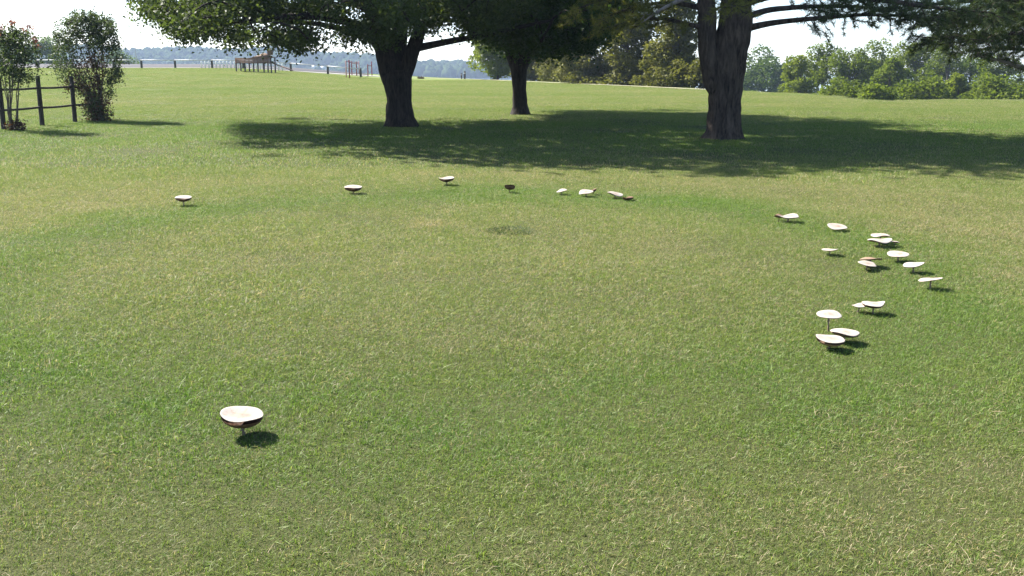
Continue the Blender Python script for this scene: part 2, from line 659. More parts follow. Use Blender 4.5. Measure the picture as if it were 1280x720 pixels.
hx = np.linspace(-1450, 420, 190)
hy = np.concatenate([np.linspace(945, 1180, 26), np.linspace(1200, 1430, 8)])
HX, HY = np.meshgrid(hx, hy)
V = np.stack([HX, HY, hill_z(HX, HY)], -1).reshape(-1, 3)
nx, ny = len(hx), len(hy)
ii, jj = np.meshgrid(np.arange(nx - 1), np.arange(ny - 1))
k = (jj * nx + ii).ravel()
obj('hills', mesh_np('hills', V, np.stack([k, k + 1, k + nx + 1, k + nx], -1), M['hill'], True), kind='structure')

rng = np.random.default_rng(5)
ico = bmesh.new()
bmesh.ops.create_icosphere(ico, subdivisions=2, radius=1)
ico.verts.ensure_lookup_table()
IV = np.array([v.co[:] for v in ico.verts])
IF = np.array([[v.index for v in f.verts] for f in ico.faces])
ico.free()


def forest():
    mb = MB()
    nT = 3600
    X = rng.uniform(-820, 60, nT)
    Y = rng.uniform(955, 1190, nT)
    for x, y in zip(X, Y):
        z = float(hill_z(np.array(x), np.array(y)))
        if z < LAKE - .9 or any(abs(x - cx_) < 9 and cy_ - 70 < y < cy_ + 8 for cx_, cy_, _ in COTTAGES):
            continue
        rr = rng.uniform(2.6, 6.0)
        hh = rng.uniform(4.0, 6.5)
        j = 1 + rng.normal(0, .13, len(IV))
        v = IV * j[:, None] * (rr, rr, hh) + (x, y, z + hh * .75)
        mb.add(v, IF, None, rng.uniform(0, 1, len(v)) * .5 + rng.uniform(0, .5))
    return obj('far_forest', mb.mesh('far_forest', M['forest']), kind='stuff',
               label='hazy blue wooded hills across the lake')


# two pale cottages on the far shore
COTTAGES = [((399.5 - 640) / F * 1062 * 1.0, 1062, 5.0), ((410.5 - 640) / F * 1060, 1060, 5.6)]
forest()
for X_, Y_, w in COTTAGES:
    zb = float(hill_z(np.array(X_), np.array(Y_)))
    t = thing('lakeside_cottage', (X_, Y_, zb), 'tiny white cottage under the hazy wooded hills across the lake', 'house',
              'white cottages on the far shore')
    mb = MB()
    mb.box(-w / 2, w / 2, -2, 2, -.6, 1.9)
    obj('wall', mb.mesh('wall', M['white_paint']), t)
    mb = MB()
    mb.add([(-w / 2 - .3, -2.4, 1.9), (w / 2 + .3, -2.4, 1.9), (w / 2 + .3, 2.4, 1.9), (-w / 2 - .3, 2.4, 1.9),
            (-w / 2 - .3, 0, 3.0), (w / 2 + .3, 0, 3.0)], [(0, 4, 3), (1, 2, 5)], [(0, 1, 5, 4), (2, 3, 4, 5), (0, 3, 2, 1)])
    obj('roof', mb.mesh('roof', M['white_paint']), t)

# ------------------------------------------------------------------ grass
def make_patch(name, size, count, lmin, lmax, width, segs, seed):
    g = np.random.default_rng(seed)
    # positions fade out towards the rim so that patches knit together
    rad = size * np.sqrt(g.uniform(0, 1, count)) * (1 + .25 * g.normal(0, 1, count).clip(-1, 1))
    ang = g.uniform(0, 2 * math.pi, count)
    x, y = rad * np.cos(ang), rad * np.sin(ang)
    # tufts: pull blades to shared roots and give each tuft a lean
    nt_ = max(8, count // 14)
    tx, ty = g.uniform(-size, size, nt_), g.uniform(-size, size, nt_)
    ti = np.argmin((x[:, None] - tx[None]) ** 2 + (y[:, None] - ty[None]) ** 2, axis=1) if count * nt_ < 4e6 else g.integers(0, nt_, count)
    pull = g.uniform(0, .6, count)
    x = x + (tx[ti] - x) * pull
    y = y + (ty[ti] - y) * pull
    tlean = g.uniform(0, 2 * math.pi, nt_)
    tlen = g.uniform(.7, 1.25, nt_)
    tcol = g.uniform(0, 1, nt_)
    head = tlean[ti] + g.normal(0, 1.3, count)
    L = g.uniform(lmin, lmax, count) * tlen[ti]
    lean0 = np.abs(g.normal(.75, .42, count)).clip(.05, 1.4)
    lean1 = (lean0 + np.abs(g.normal(.5, .45, count))).clip(0, 1.8)
    w = width * g.uniform(.55, 1.3, count)
    stray = g.uniform(0, 1, count) < .05
    L = np.where(stray, L * g.uniform(1.3, 2.2, count), L)
    lean0 = np.where(stray, g.uniform(.7, 1.35, count), lean0)
    lean1 = np.where(stray, g.uniform(1.2, 1.65, count), lean1)
    w = np.where(stray, w * .7, w)
    dx, dy = np.cos(head), np.sin(head)
    sx, sy = -dy, dx
    r0 = np.stack([x, y, np.full(count, -.012)], -1)
    d0 = np.stack([np.sin(lean0) * dx, np.sin(lean0) * dy, np.cos(lean0)], -1)
    d1 = np.stack([np.sin(lean1) * dx, np.sin(lean1) * dy, np.cos(lean1)], -1)
    p1 = r0 + d0 * (L * .55)[:, None]
    p2 = p1 + d1 * (L * .5)[:, None]
    # blades twist a little
    tw = g.normal(0, .6, count)
    side0 = np.stack([sx, sy, np.zeros(count)], -1)
    side1 = np.stack([sx * np.cos(tw), sy * np.cos(tw), np.sin(tw)], -1)
    hw = (w * .5)[:, None]
    rnd = (.7 * g.uniform(0, 1, count) + .3 * tcol[ti]).clip(0, 1)
    rnd = np.where(stray, g.uniform(.8, 1, count), rnd)
    if segs == 2:
        V = np.stack([r0 - side0 * hw, r0 + side0 * hw, p1 - side1 * hw * .9, p1 + side1 * hw * .9, p2], 1).reshape(-1, 3)
        b = np.arange(count)[:, None] * 5
        return mesh_np(name, V, [b + np.array([[0, 1, 3, 2]]), b + np.array([[2, 3, 4]])], M['blade'], False, {'rnd': np.repeat(rnd, 5)})
    V = np.stack([r0 - side0 * hw, r0 + side0 * hw, p2], 1).reshape(-1, 3)
    b = np.arange(count)[:, None] * 3
    return mesh_np(name, V, b + np.array([[0, 1, 2]]), M['blade'], False, {'rnd': np.repeat(rnd, 3)})


patch_col = bpy.data.collections.new('grass_patches')
NV, FV = 6, 4
for i in range(NV):
    patch_col.objects.link(bpy.data.objects.new('grass_patch_a%d' % i, make_patch('grass_patch', .42, 7200, .014, .040, .0023, 2, 100 + i)))
for i in range(FV):
    patch_col.objects.link(bpy.data.objects.new('grass_patch_b%d' % i, make_patch('grass_patch', 1.3, 10000, .025, .05, .0085, 1, 200 + i)))


def grass():
    g = np.random.default_rng(77)
    pts, rot, scl, vid = [], [], [], []
    st = .32
    for y in np.arange(1.2, 15.0, st):
        hw = .62 * y + 1.4
        for x in np.arange(-hw, hw, st):
            pts.append((x + g.uniform(-.16, .16), y + g.uniform(-.16, .16)))
            rot.append(g.uniform(0, 6.283))
            scl.append(1.0 + .5 * noise.noise(Vector((x * 1.1, y * 1.1, 7))) + g.uniform(-.12, .12))
            vid.append(int(g.integers(0, NV)))
    st = 1.15
    for y in np.arange(14.4, 100, st):
        hw = .62 * y + 3
        for x in np.arange(-hw, hw, st):
            u = x / max(y, 8)
            if y > np.interp(u, _cu, _cd) - 1.5 or (u < -.11 and y > 96.5):
                continue
            pts.append((x + g.uniform(-.5, .5), y + g.uniform(-.5, .5)))
            rot.append(g.uniform(0, 6.283))
            scl.append(g.uniform(.85, 1.2))
            vid.append(NV + int(g.integers(0, FV)))
    P = np.array(pts)
    e_ = .6
    gx = (height(P[:, 0] + e_, P[:, 1]) - height(P[:, 0] - e_, P[:, 1])) / (2 * e_)
    gy = (height(P[:, 0], P[:, 1] + e_) - height(P[:, 0], P[:, 1] - e_)) / (2 * e_)
    eul = np.empty((len(P), 3))
    for i_ in range(len(P)):
        q_ = Vector((-gx[i_], -gy[i_], 1)).to_track_quat('Z', 'Y').to_matrix() @ Matrix.Rotation(rot[i_], 3, 'Z')
        eul[i_] = q_.to_euler()
    V = np.concatenate([P, height(P[:, 0], P[:, 1])[:, None]], -1)
    me = bpy.data.meshes.new('grass')
    me.vertices.add(len(V))
    me.vertices.foreach_set('co', V.astype(np.float32).ravel())
    for nm, typ, dat in (('scl', 'FLOAT', scl), ('vid', 'INT', vid)):
        a = me.attributes.new(nm, typ, 'POINT')
        a.data.foreach_set('value', np.array(dat))
    a = me.attributes.new('rot', 'FLOAT_VECTOR', 'POINT')
    a.data.foreach_set('vector', eul.astype(np.float32).ravel())
    me.update()
    o = obj('grass', me, kind='stuff', label='short mown summer lawn with dry straw patches', category='grass')
    ng = bpy.data.node_groups.new('grass_scatter', 'GeometryNodeTree')
    ng.interface.new_socket('Geometry', in_out='INPUT', socket_type='NodeSocketGeometry')
    ng.interface.new_socket('Geometry', in_out='OUTPUT', socket_type='NodeSocketGeometry')
    gi, go = ng.nodes.new('NodeGroupInput'), ng.nodes.new('NodeGroupOutput')
    ci = ng.nodes.new('GeometryNodeCollectionInfo')
    ci.inputs['Collection'].default_value = patch_col
    ci.inputs['Separate Children'].default_value = True
    ci.inputs['Reset Children'].default_value = True
    ip = ng.nodes.new('GeometryNodeInstanceOnPoints')
    ip.inputs['Pick Instance'].default_value = True

    def attr(nm, typ):
        n = ng.nodes.new('GeometryNodeInputNamedAttribute')
        n.data_type = typ
        n.inputs['Name'].default_value = nm
        return n.outputs['Attribute']
    e2r = ng.nodes.new('FunctionNodeEulerToRotation')
    ng.links.new(attr('rot', 'FLOAT_VECTOR'), e2r.inputs[0])
    ng.links.new(e2r.outputs[0], ip.inputs['Rotation'])
    ng.links.new(attr('scl', 'FLOAT'), ip.inputs['Scale'])
    ng.links.new(attr('vid', 'INT'), ip.inputs['Instance Index'])
    ng.links.new(gi.outputs[0], ip.inputs['Points'])
    ng.links.new(ci.outputs[0], ip.inputs['Instance'])
    ng.links.new(ip.outputs[0], go.inputs[0])
    md = o.modifiers.new('scatter', 'NODES')
    md.node_group = ng
    me.materials.append(M['blade'])
    return o


grass()


def blade_bunch(name, loc, n, rmax, lmin, lmax, width, mat, seed, lean=.5, **props):
    g = np.random.default_rng(seed)
    mb = MB()
    for _ in range(n):
        a = g.uniform(0, 6.283)
        r = rmax * math.sqrt(g.uniform())
        hd = a + g.normal(0, .8)
        L = g.uniform(lmin, lmax)
        l0 = abs(g.normal(lean * .7, .2))
        l1 = l0 + abs(g.normal(lean, .3))
        p0 = np.array((r * math.cos(a), r * math.sin(a), -.01))
        d = np.array((math.cos(hd), math.sin(hd), 0))
        up = np.array((0, 0, 1.))
        p1 = p0 + L * .5 * (d * math.sin(l0) + up * math.cos(l0))
        p2 = p1 + L * .5 * (d * math.sin(l1) + up * math.cos(l1))
        s = np.array((-d[1], d[0], 0)) * width * .5
        mb.add([p0 - s, p0 + s, p1 + s * .8, p1 - s * .8, p2], [(3, 2, 4)], [(0, 1, 2, 3)], g.uniform())
    o = obj(name, mb.mesh(name, mat), **props)
    o.location = loc
    return o


# ------------------------------------------------------------------ trees
def leaf_quads(centers, size, g, up=.3, aspect=.55, fold=.18, droop=0.0):
    n = len(centers)
    nr = g.normal(0, 1, (n, 3))
    nr[:, 2] = np.abs(nr[:, 2]) + up
    nr /= np.linalg.norm(nr, axis=1)[:, None]
    t = g.normal(0, 1, (n, 3))
    t[:, 2] -= droop
    t -= nr * np.sum(t * nr, 1)[:, None]
    t /= np.linalg.norm(t, axis=1)[:, None] + 1e-9
    b = np.cross(nr, t)
    s = np.broadcast_to(np.asarray(size, float), (n,))[:, None] * g.uniform(.7, 1.3, (n, 1))
    base = centers - t * s * .5
    tip = centers + t * s * .5
    l = centers + b * s * aspect * .5 + nr * s * fold
    r_ = centers - b * s * aspect * .5 + nr * s * fold
    V = np.stack([base, l, tip, r_], 1).reshape(-1, 3)
    return V, np.arange(n * 4).reshape(n, 4)


def needle_tris(centers, axes, g, per=18, length=.15, width=.008):
    n = len(centers)
    C = np.repeat(centers, per, 0)
    A = np.repeat(axes, per, 0)
    d = A * .55 + g.normal(0, .55, (n * per, 3))
    d /= np.linalg.norm(d, axis=1)[:, None] + 1e-9
    L = length * g.uniform(.7, 1.2, (n * per, 1))
    s = np.cross(d, g.normal(0, 1, (n * per, 3)))
    s /= np.linalg.norm(s, axis=1)[:, None] + 1e-9
    start = C + A * g.uniform(-.06, .06, (n * per, 1))
    V = np.stack([start - s * width * .5, start + s * width * .5, start + d * L], 1).reshape(-1, 3)
    return V, np.arange(n * per * 3).reshape(-1, 3)


def bark_bump(seed, amp, freq=7.0):
    def f(p, a, i):
        out = np.empty(len(a))
        for k_, an in enumerate(a):
            q = Vector((math.cos(an) * freq * .35 + seed, math.sin(an) * freq * .35, p[2] * 1.1))
            v = noise.noise(q * 1.0) * .5 + abs(noise.noise(q * 2.7)) * .9 + noise.noise(Vector((q.x * 5, q.y * 5, q.z * 2.2))) * .35
            out[k_] = 1 + amp * v
        return out
    return f


def resample(pts, rads, step):
    P = np.array([tuple(p) for p in pts], float)
    r = np.array(rads, float)
    s = np.concatenate([[0], np.cumsum(np.linalg.norm(np.diff(P, axis=0), axis=1))])
    n = max(4, int(s[-1] / step))
    t = np.linspace(0, s[-1], n)
    # Catmull-like smoothing by cubic easing between averaged tangents
    out = np.stack([np.interp(t, s, P[:, k_]) for k_ in range(3)], -1)
    for _ in range(2):
        out[1:-1] = .25 * out[:-2] + .5 * out[1:-1] + .25 * out[2:]
    return out, np.interp(t, s, r)


def connect_branches(nodes, targets, g, mb, rbase=.018, sides=5, sag=.12, inward=None):
    """grow thin branches from the nearest wood to each leaf clump"""
    nodes = [np.array(p, float) for p in nodes]
    c0 = np.mean(nodes, axis=0) if inward is None else np.array(inward, float)
    order = np.argsort(np.linalg.norm(targets - c0, axis=1))
    arr = np.array(nodes)
    for i in order:
        p = targets[i]
        d = np.linalg.norm(arr - p, axis=1) + .25 * np.maximum(0, np.linalg.norm(arr - c0, axis=1) - np.linalg.norm(p - c0))
        q = arr[np.argmin(d)]
        L = np.linalg.norm(p - q)
        if L < .12:
            continue
        ts = np.linspace(0, 1, 5)
        path = q + (p - q) * ts[:, None]
        path[:, 2] += sag * L * np.sin(ts * math.pi)
        path[1:-1] += g.normal(0, .05 * L, (3, 3))
        r0 = rbase + .010 * L
        mb.tube(path, np.linspace(r0, r0 * .35, 5), sides, False, .5)
        arr = np.concatenate([arr, path[1:]])
    return arr


def tri_in_disc(g, n, r):
    a = g.uniform(0, 6.283, n)
    rr = r * np.sqrt(g.uniform(0, 1, n))
    return rr * np.cos(a), rr * np.sin(a)


# ---- the broad tree that forks low
def broad_tree(base, label, stems, limbs, clusters, mat_leaf, seed, bark, name='shade_tree', leaf_low=.12, leaf_high=.31, n_low=170, n_high=90, zsplit=4.6):
    g = np.random.default_rng(seed)
    root = thing(name, base, label, 'tree')
    B = np.array(tuple(base))
    wood_nodes = []
    mb = MB()
    for kk, (pts, rad) in enumerate(stems):
        P, r = resample(pts, rad, .10)
        mb.tube(P - B, r, 36 if kk == 0 else 24, True, .5, bark_bump(seed + kk, .16))
        if kk > 0:
            wood_nodes.extend(P[::4])
    obj('trunk', mb.mesh('trunk', bark, True), root)
    for pts, rad in limbs:
        P, r = resample(pts, rad, .15)
        mb = MB()
        mb.tube(P - B, r, 12, True, .5, bark_bump(seed + 9, .10))
        obj('limb', mb.mesh('limb', bark, True), root)
        wood_nodes.extend(P[::2])
    C, crad = clusters
    mb = MB()
    connect_branches(wood_nodes, C, g, mb, .014)
    obj('branches', mb.mesh('branches', bark, True, offset=B), root, kind='stuff')
    cen, sz, rn = [], [], []
    for c, cr in zip(C, crad):
        low = c[2] < zsplit
        n = int((n_low if low else n_high) * g.uniform(.6, 1.3))
        p = g.normal(0, 1, (n, 3)) * (cr * .62, cr * .62, cr * .40)
        # leaves hang in thin layers and thin out at the rim
        cen.append(c + p)
        sz.append(np.full(n, leaf_low if low else leaf_high))
        rn.append((g.uniform(0, 1) * .35 + .65 * g.uniform(0, 1, n)))
    cen, sz, rn = np.concatenate(cen), np.concatenate(sz), np.concatenate(rn)
    V, Qd = leaf_quads(cen, sz, g, .35, .62, .12, .4)
    me = mesh_np('crown', V - B, Qd, mat_leaf, False, {'rnd': np.repeat(rn, 4)})
    obj('crown', me, root, kind='stuff')
    return root


def crown_clusters(g, centre, radii, n_shell, zmin, skirt=None, n_skirt=0):
    out, cr = [], []
    c = np.array(centre)
    while len(out) < n_shell:
        d = g.normal(0, 1, 3)
        d /= np.linalg.norm(d)
        f = g.uniform(.35, 1.0) ** .6
        p = c + d * f * np.array(radii)
        if p[2] < zmin:
            continue
        # uneven outline
        q = noise.noise(Vector(p * .35) + Vector((g.uniform(), 0, 0)) * 0)
        if q < -.32:
            continue
        out.append(p)
        cr.append(g.uniform(.7, 1.15))
    k_ = 0
    while skirt is not None and k_ < n_skirt:
        p, r_ = skirt(g)
        if p is None:
            continue
        out.append(np.array(p))
        cr.append(r_)
        k_ += 1
    return np.array(out), np.array(cr)


# -- left tree
bl = ground_at(501, 158)
YL = bl.y


def A(px, py, dy=0.0, Y0=None):
    return at(px, py, (YL if Y0 is None else Y0) + dy)


stemsL = [
    ([A(501, 164), A(501, 156), A(500, 148), A(499, 125), A(496, 98), A(495, 88)], [.58, .43, .36, .31, .37, .30]),
    ([A(492, 104), A(488, 85), A(481, 60, .1), A(471, 28, .2), A(462, -5, .3), A(440, -70, .5), A(425, -150, .7)], [.26, .30, .27, .25, .22, .17, .08]),
    ([A(497, 100, .1), A(497, 60, .4), A(499, 20, .8), A(502, -40, 1.2), A(500, -170, 1.6), A(505, -290, 1.8)], [.28, .24, .23, .20, .13, .05]),
    ([A(503, 100), A(509, 85), A(517, 60, -.1), A(526, 33, -.2), A(533, 0, -.3), A(560, -90, -.6), A(580, -170, -.8)], [.20, .19, .18, .16, .15, .10, .05]),
]
limbsL = [
    ([A(521, 60, -.1), A(545, 55, -.2), A(570, 50, -.3), A(597, 46, -.4), A(640, 36, -.6), A(690, 25, -1)], [.10, .085, .075, .06, .05, .03]),
    ([A(476, 45, .1), A(440, 28, -.6), A(390, 20, -1.3), A(330, 22, -1.8), A(275, 30, -2.0), A(235, 25, -2.2)], [.12, .10, .085, .065, .045, .02]),
    ([A(484, 62, .2), A(450, 42, 1.2), A(400, 30, 2.2), A(340, 26, 3.0), A(290, 30, 3.6)], [.11, .09, .07, .05, .02]),
    ([A(468, 15, .2), A(420, -10, .4), A(340, -25, .4), A(260, -20, .2), A(210, -5, 0)], [.13, .11, .08, .06, .02]),
]
_lx = np.array([170, 182, 200, 222, 245, 270, 300, 330, 350, 380, 410, 440, 470, 490, 510, 530, 560, 590, 610, 640, 700])
_ly = np.array([-60, 12, 22, 40, 52, 52, 54, 50, 60, 60, 56, 56, 54, 40, 30, 40, 52, 50, 40, 30, 20.])


def skirtL(g):
    px = g.uniform(182, 660)
    dy = g.normal(0, 2.4)
    low = float(np.interp(px, _lx, _ly))
    if px > 520:
        dy *= .8
    low = low + 16 * noise.noise(Vector((px * .03, dy * .35, 1.7))) - 4
    py = low - abs(g.normal(0, 26)) - 3
    # thin patches where the sky shows through
    gap = noise.noise(Vector((px * .022, py * .04, 3.3)))
    if gap < (.06 if py > 18 else -.1):
        return None, None
    if 525 < px < 605 and py > 8 and g.uniform() < .62:
        return None, None
    if 300 < px < 345 and py > 22 and g.uniform() < .55:
        return None, None
    return tuple(A(px, py, dy)), g.uniform(.26, .52)


gL = np.random.default_rng(21)
clL = crown_clusters(gL, (bl.x - .2, YL + .3, 7.2), (7.2, 6.4, 4.3), 290, 4.2, skirtL, 470)
broad_tree(bl, 'dark leafy shade tree with a low forked trunk and wide drooping boughs', stemsL, limbsL, clL, M['leaf_oak'], 31, M['bark_dark'],
           leaf_low=.092, n_low=150, n_high=85)

# -- middle tree behind it
bm_ = ground_at(650, 143)
YM = bm_.y


def Bm(px, py, dy=0.0):
    return at(px, py, YM + dy)


stemsM = [
    ([Bm(650, 149), Bm(650, 142), Bm(650, 134), Bm(649, 110), Bm(648, 84), Bm(648, 74)], [.44, .31, .24, .215, .26, .26]),
    ([Bm(645, 86), Bm(640, 70), Bm(632, 45), Bm(620, 10), Bm(600, -60), Bm(590, -140)], [.17, .19, .17, .15, .11, .05]),
    ([Bm(650, 86), Bm(651, 50, .3), Bm(655, 0, .6), Bm(655, -110, .8), Bm(650, -210, 1)], [.18, .18, .16, .12, .05]),
    ([Bm(653, 84), Bm(660, 66), Bm(672, 40), Bm(690, 0), Bm(715, -60), Bm(730, -120)], [.17, .16, .14, .12, .08, .04]),
]
limbsM = [
    ([Bm(664, 55), Bm(690, 42, -.6), Bm(720, 36, -1), Bm(750, 36, -1.2)], [.09, .07, .05, .02]),
    ([Bm(636, 55), Bm(615, 40, .5), Bm(590, 32, 1), Bm(570, 30, 1.2)], [.08, .06, .05, .02]),
]
_mx = np.array([585, 600, 620, 640, 670, 700, 730, 750, 768])
_my = np.array([10, 42, 52, 60, 64, 62, 60, 46, 10.])


def skirtM(g):
    px = g.uniform(588, 766)
    low = float(np.interp(px, _mx, _my))
    py = low - abs(g.normal(0, 30)) - 4
    dy = g.normal(0, 2.0)
    return tuple(Bm(px, py, dy)), g.uniform(.4, .62)


gM = np.random.default_rng(22)
clM = crown_clusters(gM, (bm_.x + .5, YM + .2, 6.2), (4.2, 3.6, 3.0), 130, 4.0, skirtM, 330)
broad_tree(bm_, 'slim dark shade tree standing between the forked tree and the big pine', stemsM, limbsM, clM, M['leaf_mid'], 41, M['bark_dark'],
           leaf_low=.125, n_low=185, n_high=85)


# ---- pines
def pine_limb(mbw, tufts, pts, rad, g, side_len=(.5, 1.1), start=.25, spacing=.22, droop=.15, tuft_gap=.085, dens=1.0):
    spacing = spacing * (.42 if tuft_gap < .2 else 1)
    P, r = resample(pts, rad, .16)
    mbw.tube(P, r, 10, True, .5)
    s = np.concatenate([[0], np.cumsum(np.linalg.norm(np.diff(P, axis=0), axis=1))])
    total = s[-1]
    T = np.gradient(P, axis=0)
    T /= np.linalg.norm(T, axis=1)[:, None] + 1e-9
    pos = total * start
    sgn = 1
    while pos < total:
        i = min(np.searchsorted(s, pos), len(P) - 1)
        q, t = P[i], T[i]
        sd = np.cross(t, (0, 0, 1.0))
        sd /= np.linalg.norm(sd) + 1e-9
        sgn = -sgn
        d = sd * sgn * g.uniform(.4, 1.0) + t * g.uniform(.3, .9) + np.array((0, 0, g.normal(.02, .42)))
        d /= np.linalg.norm(d)
        L = g.uniform(*side_len) * (1.1 - .5 * pos / total)
        n = 6
        ts = np.linspace(0, 1, n)
        path = q + d * L * ts[:, None]
        path[:, 2] += -droop * L * ts ** 2 + .18 * L * ts ** 3
        path[1:] += g.normal(0, .02, (n - 1, 3))
        mbw.tube(path, np.linspace(.014, .005, n), 4, False, .5)
        m = max(2, int(L * .75 / tuft_gap * dens))
        for f in np.linspace(.28, 1.0, m):
            c = q + (path[-1] - q) * 0 + np.array([np.interp(f, ts, path[:, k_]) for k_ in range(3)]) - q
            ax = path[min(n - 1, int(f * (n - 1)) + 0)] - path[max(0, int(f * (n - 1)) - 1)]
            ax = ax / (np.linalg.norm(ax) + 1e-9)
            tufts.append((c, ax + np.array((0, 0, .25))))
        pos += g.uniform(.6, 1.4) * spacing
    tufts.append((P[-1], T[-1]))


bp = ground_at(905, 173)
YP = bp.y


def Pp(px, py, dy=0.0):
    return at(px, py, YP + dy)


def pine_tree(base, label, stems, visible_limbs, upper, seed, bark, needle):
    g = np.random.default_rng(seed)
    root = thing('pine_tree', base, label, 'tree')
    B = np.array(tuple(base))
    mb = MB()
    for kk, (pts, rad) in enumerate(stems):
        P, r = resample(pts, rad, .05 if kk < 2 else .1)
        mb.tube(P - B, r, 56 if kk == 0 else 36, True, .5, bark_bump(seed + kk * 3.1, .20, 15))
    obj('trunk', mb.mesh('trunk', bark, True), root)
    groups = {}
    for pts, rad, kind, kw in visible_limbs:
        mw = MB()
        groups.setdefault(kind, [])
        pine_limb(mw, groups[kind], pts, rad, g, **kw)
        obj('limb', mw.mesh('limb', M['bark_grey_lit'] if kw.get('droop', 0) < 0 else bark, True, offset=B), root)
    mw = MB()
    hi = []
    for pts, rad in upper:
        pine_limb(mw, hi, pts, rad, g, (.7, 1.5), .2, .42, .1, .30)
    obj('branches', mw.mesh('branches', bark, True, offset=B), root, kind='stuff')
    for kind, tf in groups.items():
        c = np.array([t[0] for t in tf])
        a = np.array([t[1] for t in tf])
        V, Tr = needle_tris(c, a, g, 26, .15, .011)
        rn = np.repeat(np.repeat(g.uniform(0, .5, len(c)), 26) + g.uniform(0, .5, len(c) * 26), 3)
        obj('crown', mesh_np('crown', V - B, Tr, M[kind], False, {'rnd': rn}), root, kind='stuff')
    c = np.array([t[0] for t in hi])
    a = np.array([t[1] for t in hi])
    V, Tr = needle_tris(c, a, g, 22, .26, .02)
    obj('crown_top', mesh_np('crown_top', V - B, Tr, M[needle], False, {'rnd': np.repeat(g.uniform(0, 1, len(c) * 22), 3)}), root, kind='stuff')
    return root


def upper_limbs(g, trunk_xy, z0, z1, rmax, n):
    out = []
    for i in range(n):
        f = (i + g.uniform(0, 1)) / n
        z = z0 + (z1 - z0) * f
        a = i * 2.4 + g.uniform(-.4, .4)
        L = rmax * (1 - .62 * f ** 1.4) * g.uniform(.75, 1.1)
        x, y = trunk_xy
        d = np.array((math.cos(a), math.sin(a)))
        pts = [(x + d[0] * L * t, y + d[1] * L * t, z + L * (.10 * t + .12 * t * t)) for t in np.linspace(0, 1, 6)]
        out.append((pts, np.linspace(.10 * (1 - .6 * f), .02, 6)))
    return out


stemsP = [
    ([Pp(904, 178), Pp(904, 171), Pp(905, 163), Pp(905, 148), Pp(906, 125), Pp(907, 100), Pp(909, 75), Pp(915, 50), Pp(919, 30), Pp(921, 0), Pp(926, -80, .1), Pp(930, -170, .2), Pp(928, -270, .3), Pp(926, -340, .3)],
     [.54, .42, .37, .345, .335, .345, .37, .36, .33, .30, .24, .17, .08, .03]),
    ([Pp(896, 118, -.02), Pp(891, 100, -.08), Pp(887, 80, -.12), Pp(884, 55, -.12), Pp(884, 25, -.1), Pp(883, 0, -.1), Pp(878, -70, -.2), Pp(868, -170, -.4), Pp(862, -260, -.5)],
     [.16, .20, .205, .19, .185, .18, .14, .09, .03]),
]
dk, ol_lit = 'needle', 'needle_olive_lit'
limbsP = [
    # right-hand boughs
    ([Pp(932, 36), Pp(955, 30, -.2), Pp(985, 26, -.3), Pp(1030, 22, -.4), Pp(1080, 18, -.4), Pp(1135, 20, -.4), Pp(1190, 30, -.3)], [.085, .068, .056, .046, .038, .026, .012], dk,
     dict(side_len=(.35, .85), start=.22, spacing=.17, droop=.25)),
    ([Pp(930, 22, .1), Pp(960, 12, .5), Pp(1010, 8, .9), Pp(1070, 8, 1.2), Pp(1130, 14, 1.4)], [.08, .065, .05, .035, .01], dk,
     dict(side_len=(.3, .8), start=.3, spacing=.18, droop=.3)),
    ([Pp(926, 5, -.1), Pp(965, -6, -.8), Pp(1030, -8, -1.4), Pp(1100, 0, -1.8), Pp(1170, 10, -2.0), Pp(1240, 16, -2.1)], [.09, .075, .06, .05, .035, .012], dk,
     dict(side_len=(.4, 1.0), start=.3, spacing=.17, droop=.3)),
    ([Pp(924, -10, .2), Pp(960, -26, 1), Pp(1030, -30, 1.6), Pp(1110, -22, 2.0), Pp(1190, -8, 2.2)], [.09, .075, .06, .045, .015], dk,
     dict(side_len=(.4, 1.0), start=.3, spacing=.2, droop=.3)),
    # left-hand boughs, sunlight painted in by a lighter olive needle colour
    ([Pp(877, 34, -.1), Pp(858, 30, -.3), Pp(838, 24, -.5), Pp(812, 22, -.7), Pp(780, 28, -.8), Pp(756, 36, -.9)], [.055, .045, .038, .03, .022, .008], ol_lit,
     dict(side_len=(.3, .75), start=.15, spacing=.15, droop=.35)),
    ([Pp(876, 10, .1), Pp(850, 4, .5), Pp(815, 4, .9), Pp(775, 14, 1.2), Pp(745, 26, 1.4)], [.06, .05, .04, .03, .01], ol_lit,
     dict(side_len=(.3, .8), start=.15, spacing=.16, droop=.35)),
    ([Pp(876, -8, -.2), Pp(845, 2, -.9), Pp(822, 14, -1.2), Pp(803, 28, -1.4)], [.05, .04, .03, .01], ol_lit,
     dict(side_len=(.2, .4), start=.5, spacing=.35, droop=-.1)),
    ([Pp(878, -14, 0), Pp(840, -16, -.2), Pp(795, -12, -.3), Pp(750, 0, -.4), Pp(720, 12, -.5)], [.07, .055, .045, .03, .01], ol_lit,
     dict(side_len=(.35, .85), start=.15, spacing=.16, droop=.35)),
    ([Pp(900, -4, -.4), Pp(905, 0, -1.4), Pp(912, 6, -2.4), Pp(920, 10, -3.2)], [.06, .05, .04, .012], ol_lit,
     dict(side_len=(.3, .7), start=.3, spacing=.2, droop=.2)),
]
gP = np.random.default_rng(8)
pine_tree(bp, 'big old pine with a thick furrowed double trunk and dark boughs', stemsP, limbsP,
          upper_limbs(gP, (Pp(905, 0).x, YP), 3.6, 9.4, 5.6, 40), 51, M['bark_pine'], dk)

# -- neighbouring pine whose trunk is out of the picture on the right
X2, Y2 = 15.2, 23.0
b2 = Vector((X2, Y2, h1(X2, Y2)))


def P2(px, py, dy=0.0):
    return at(px, py, Y2 + dy)


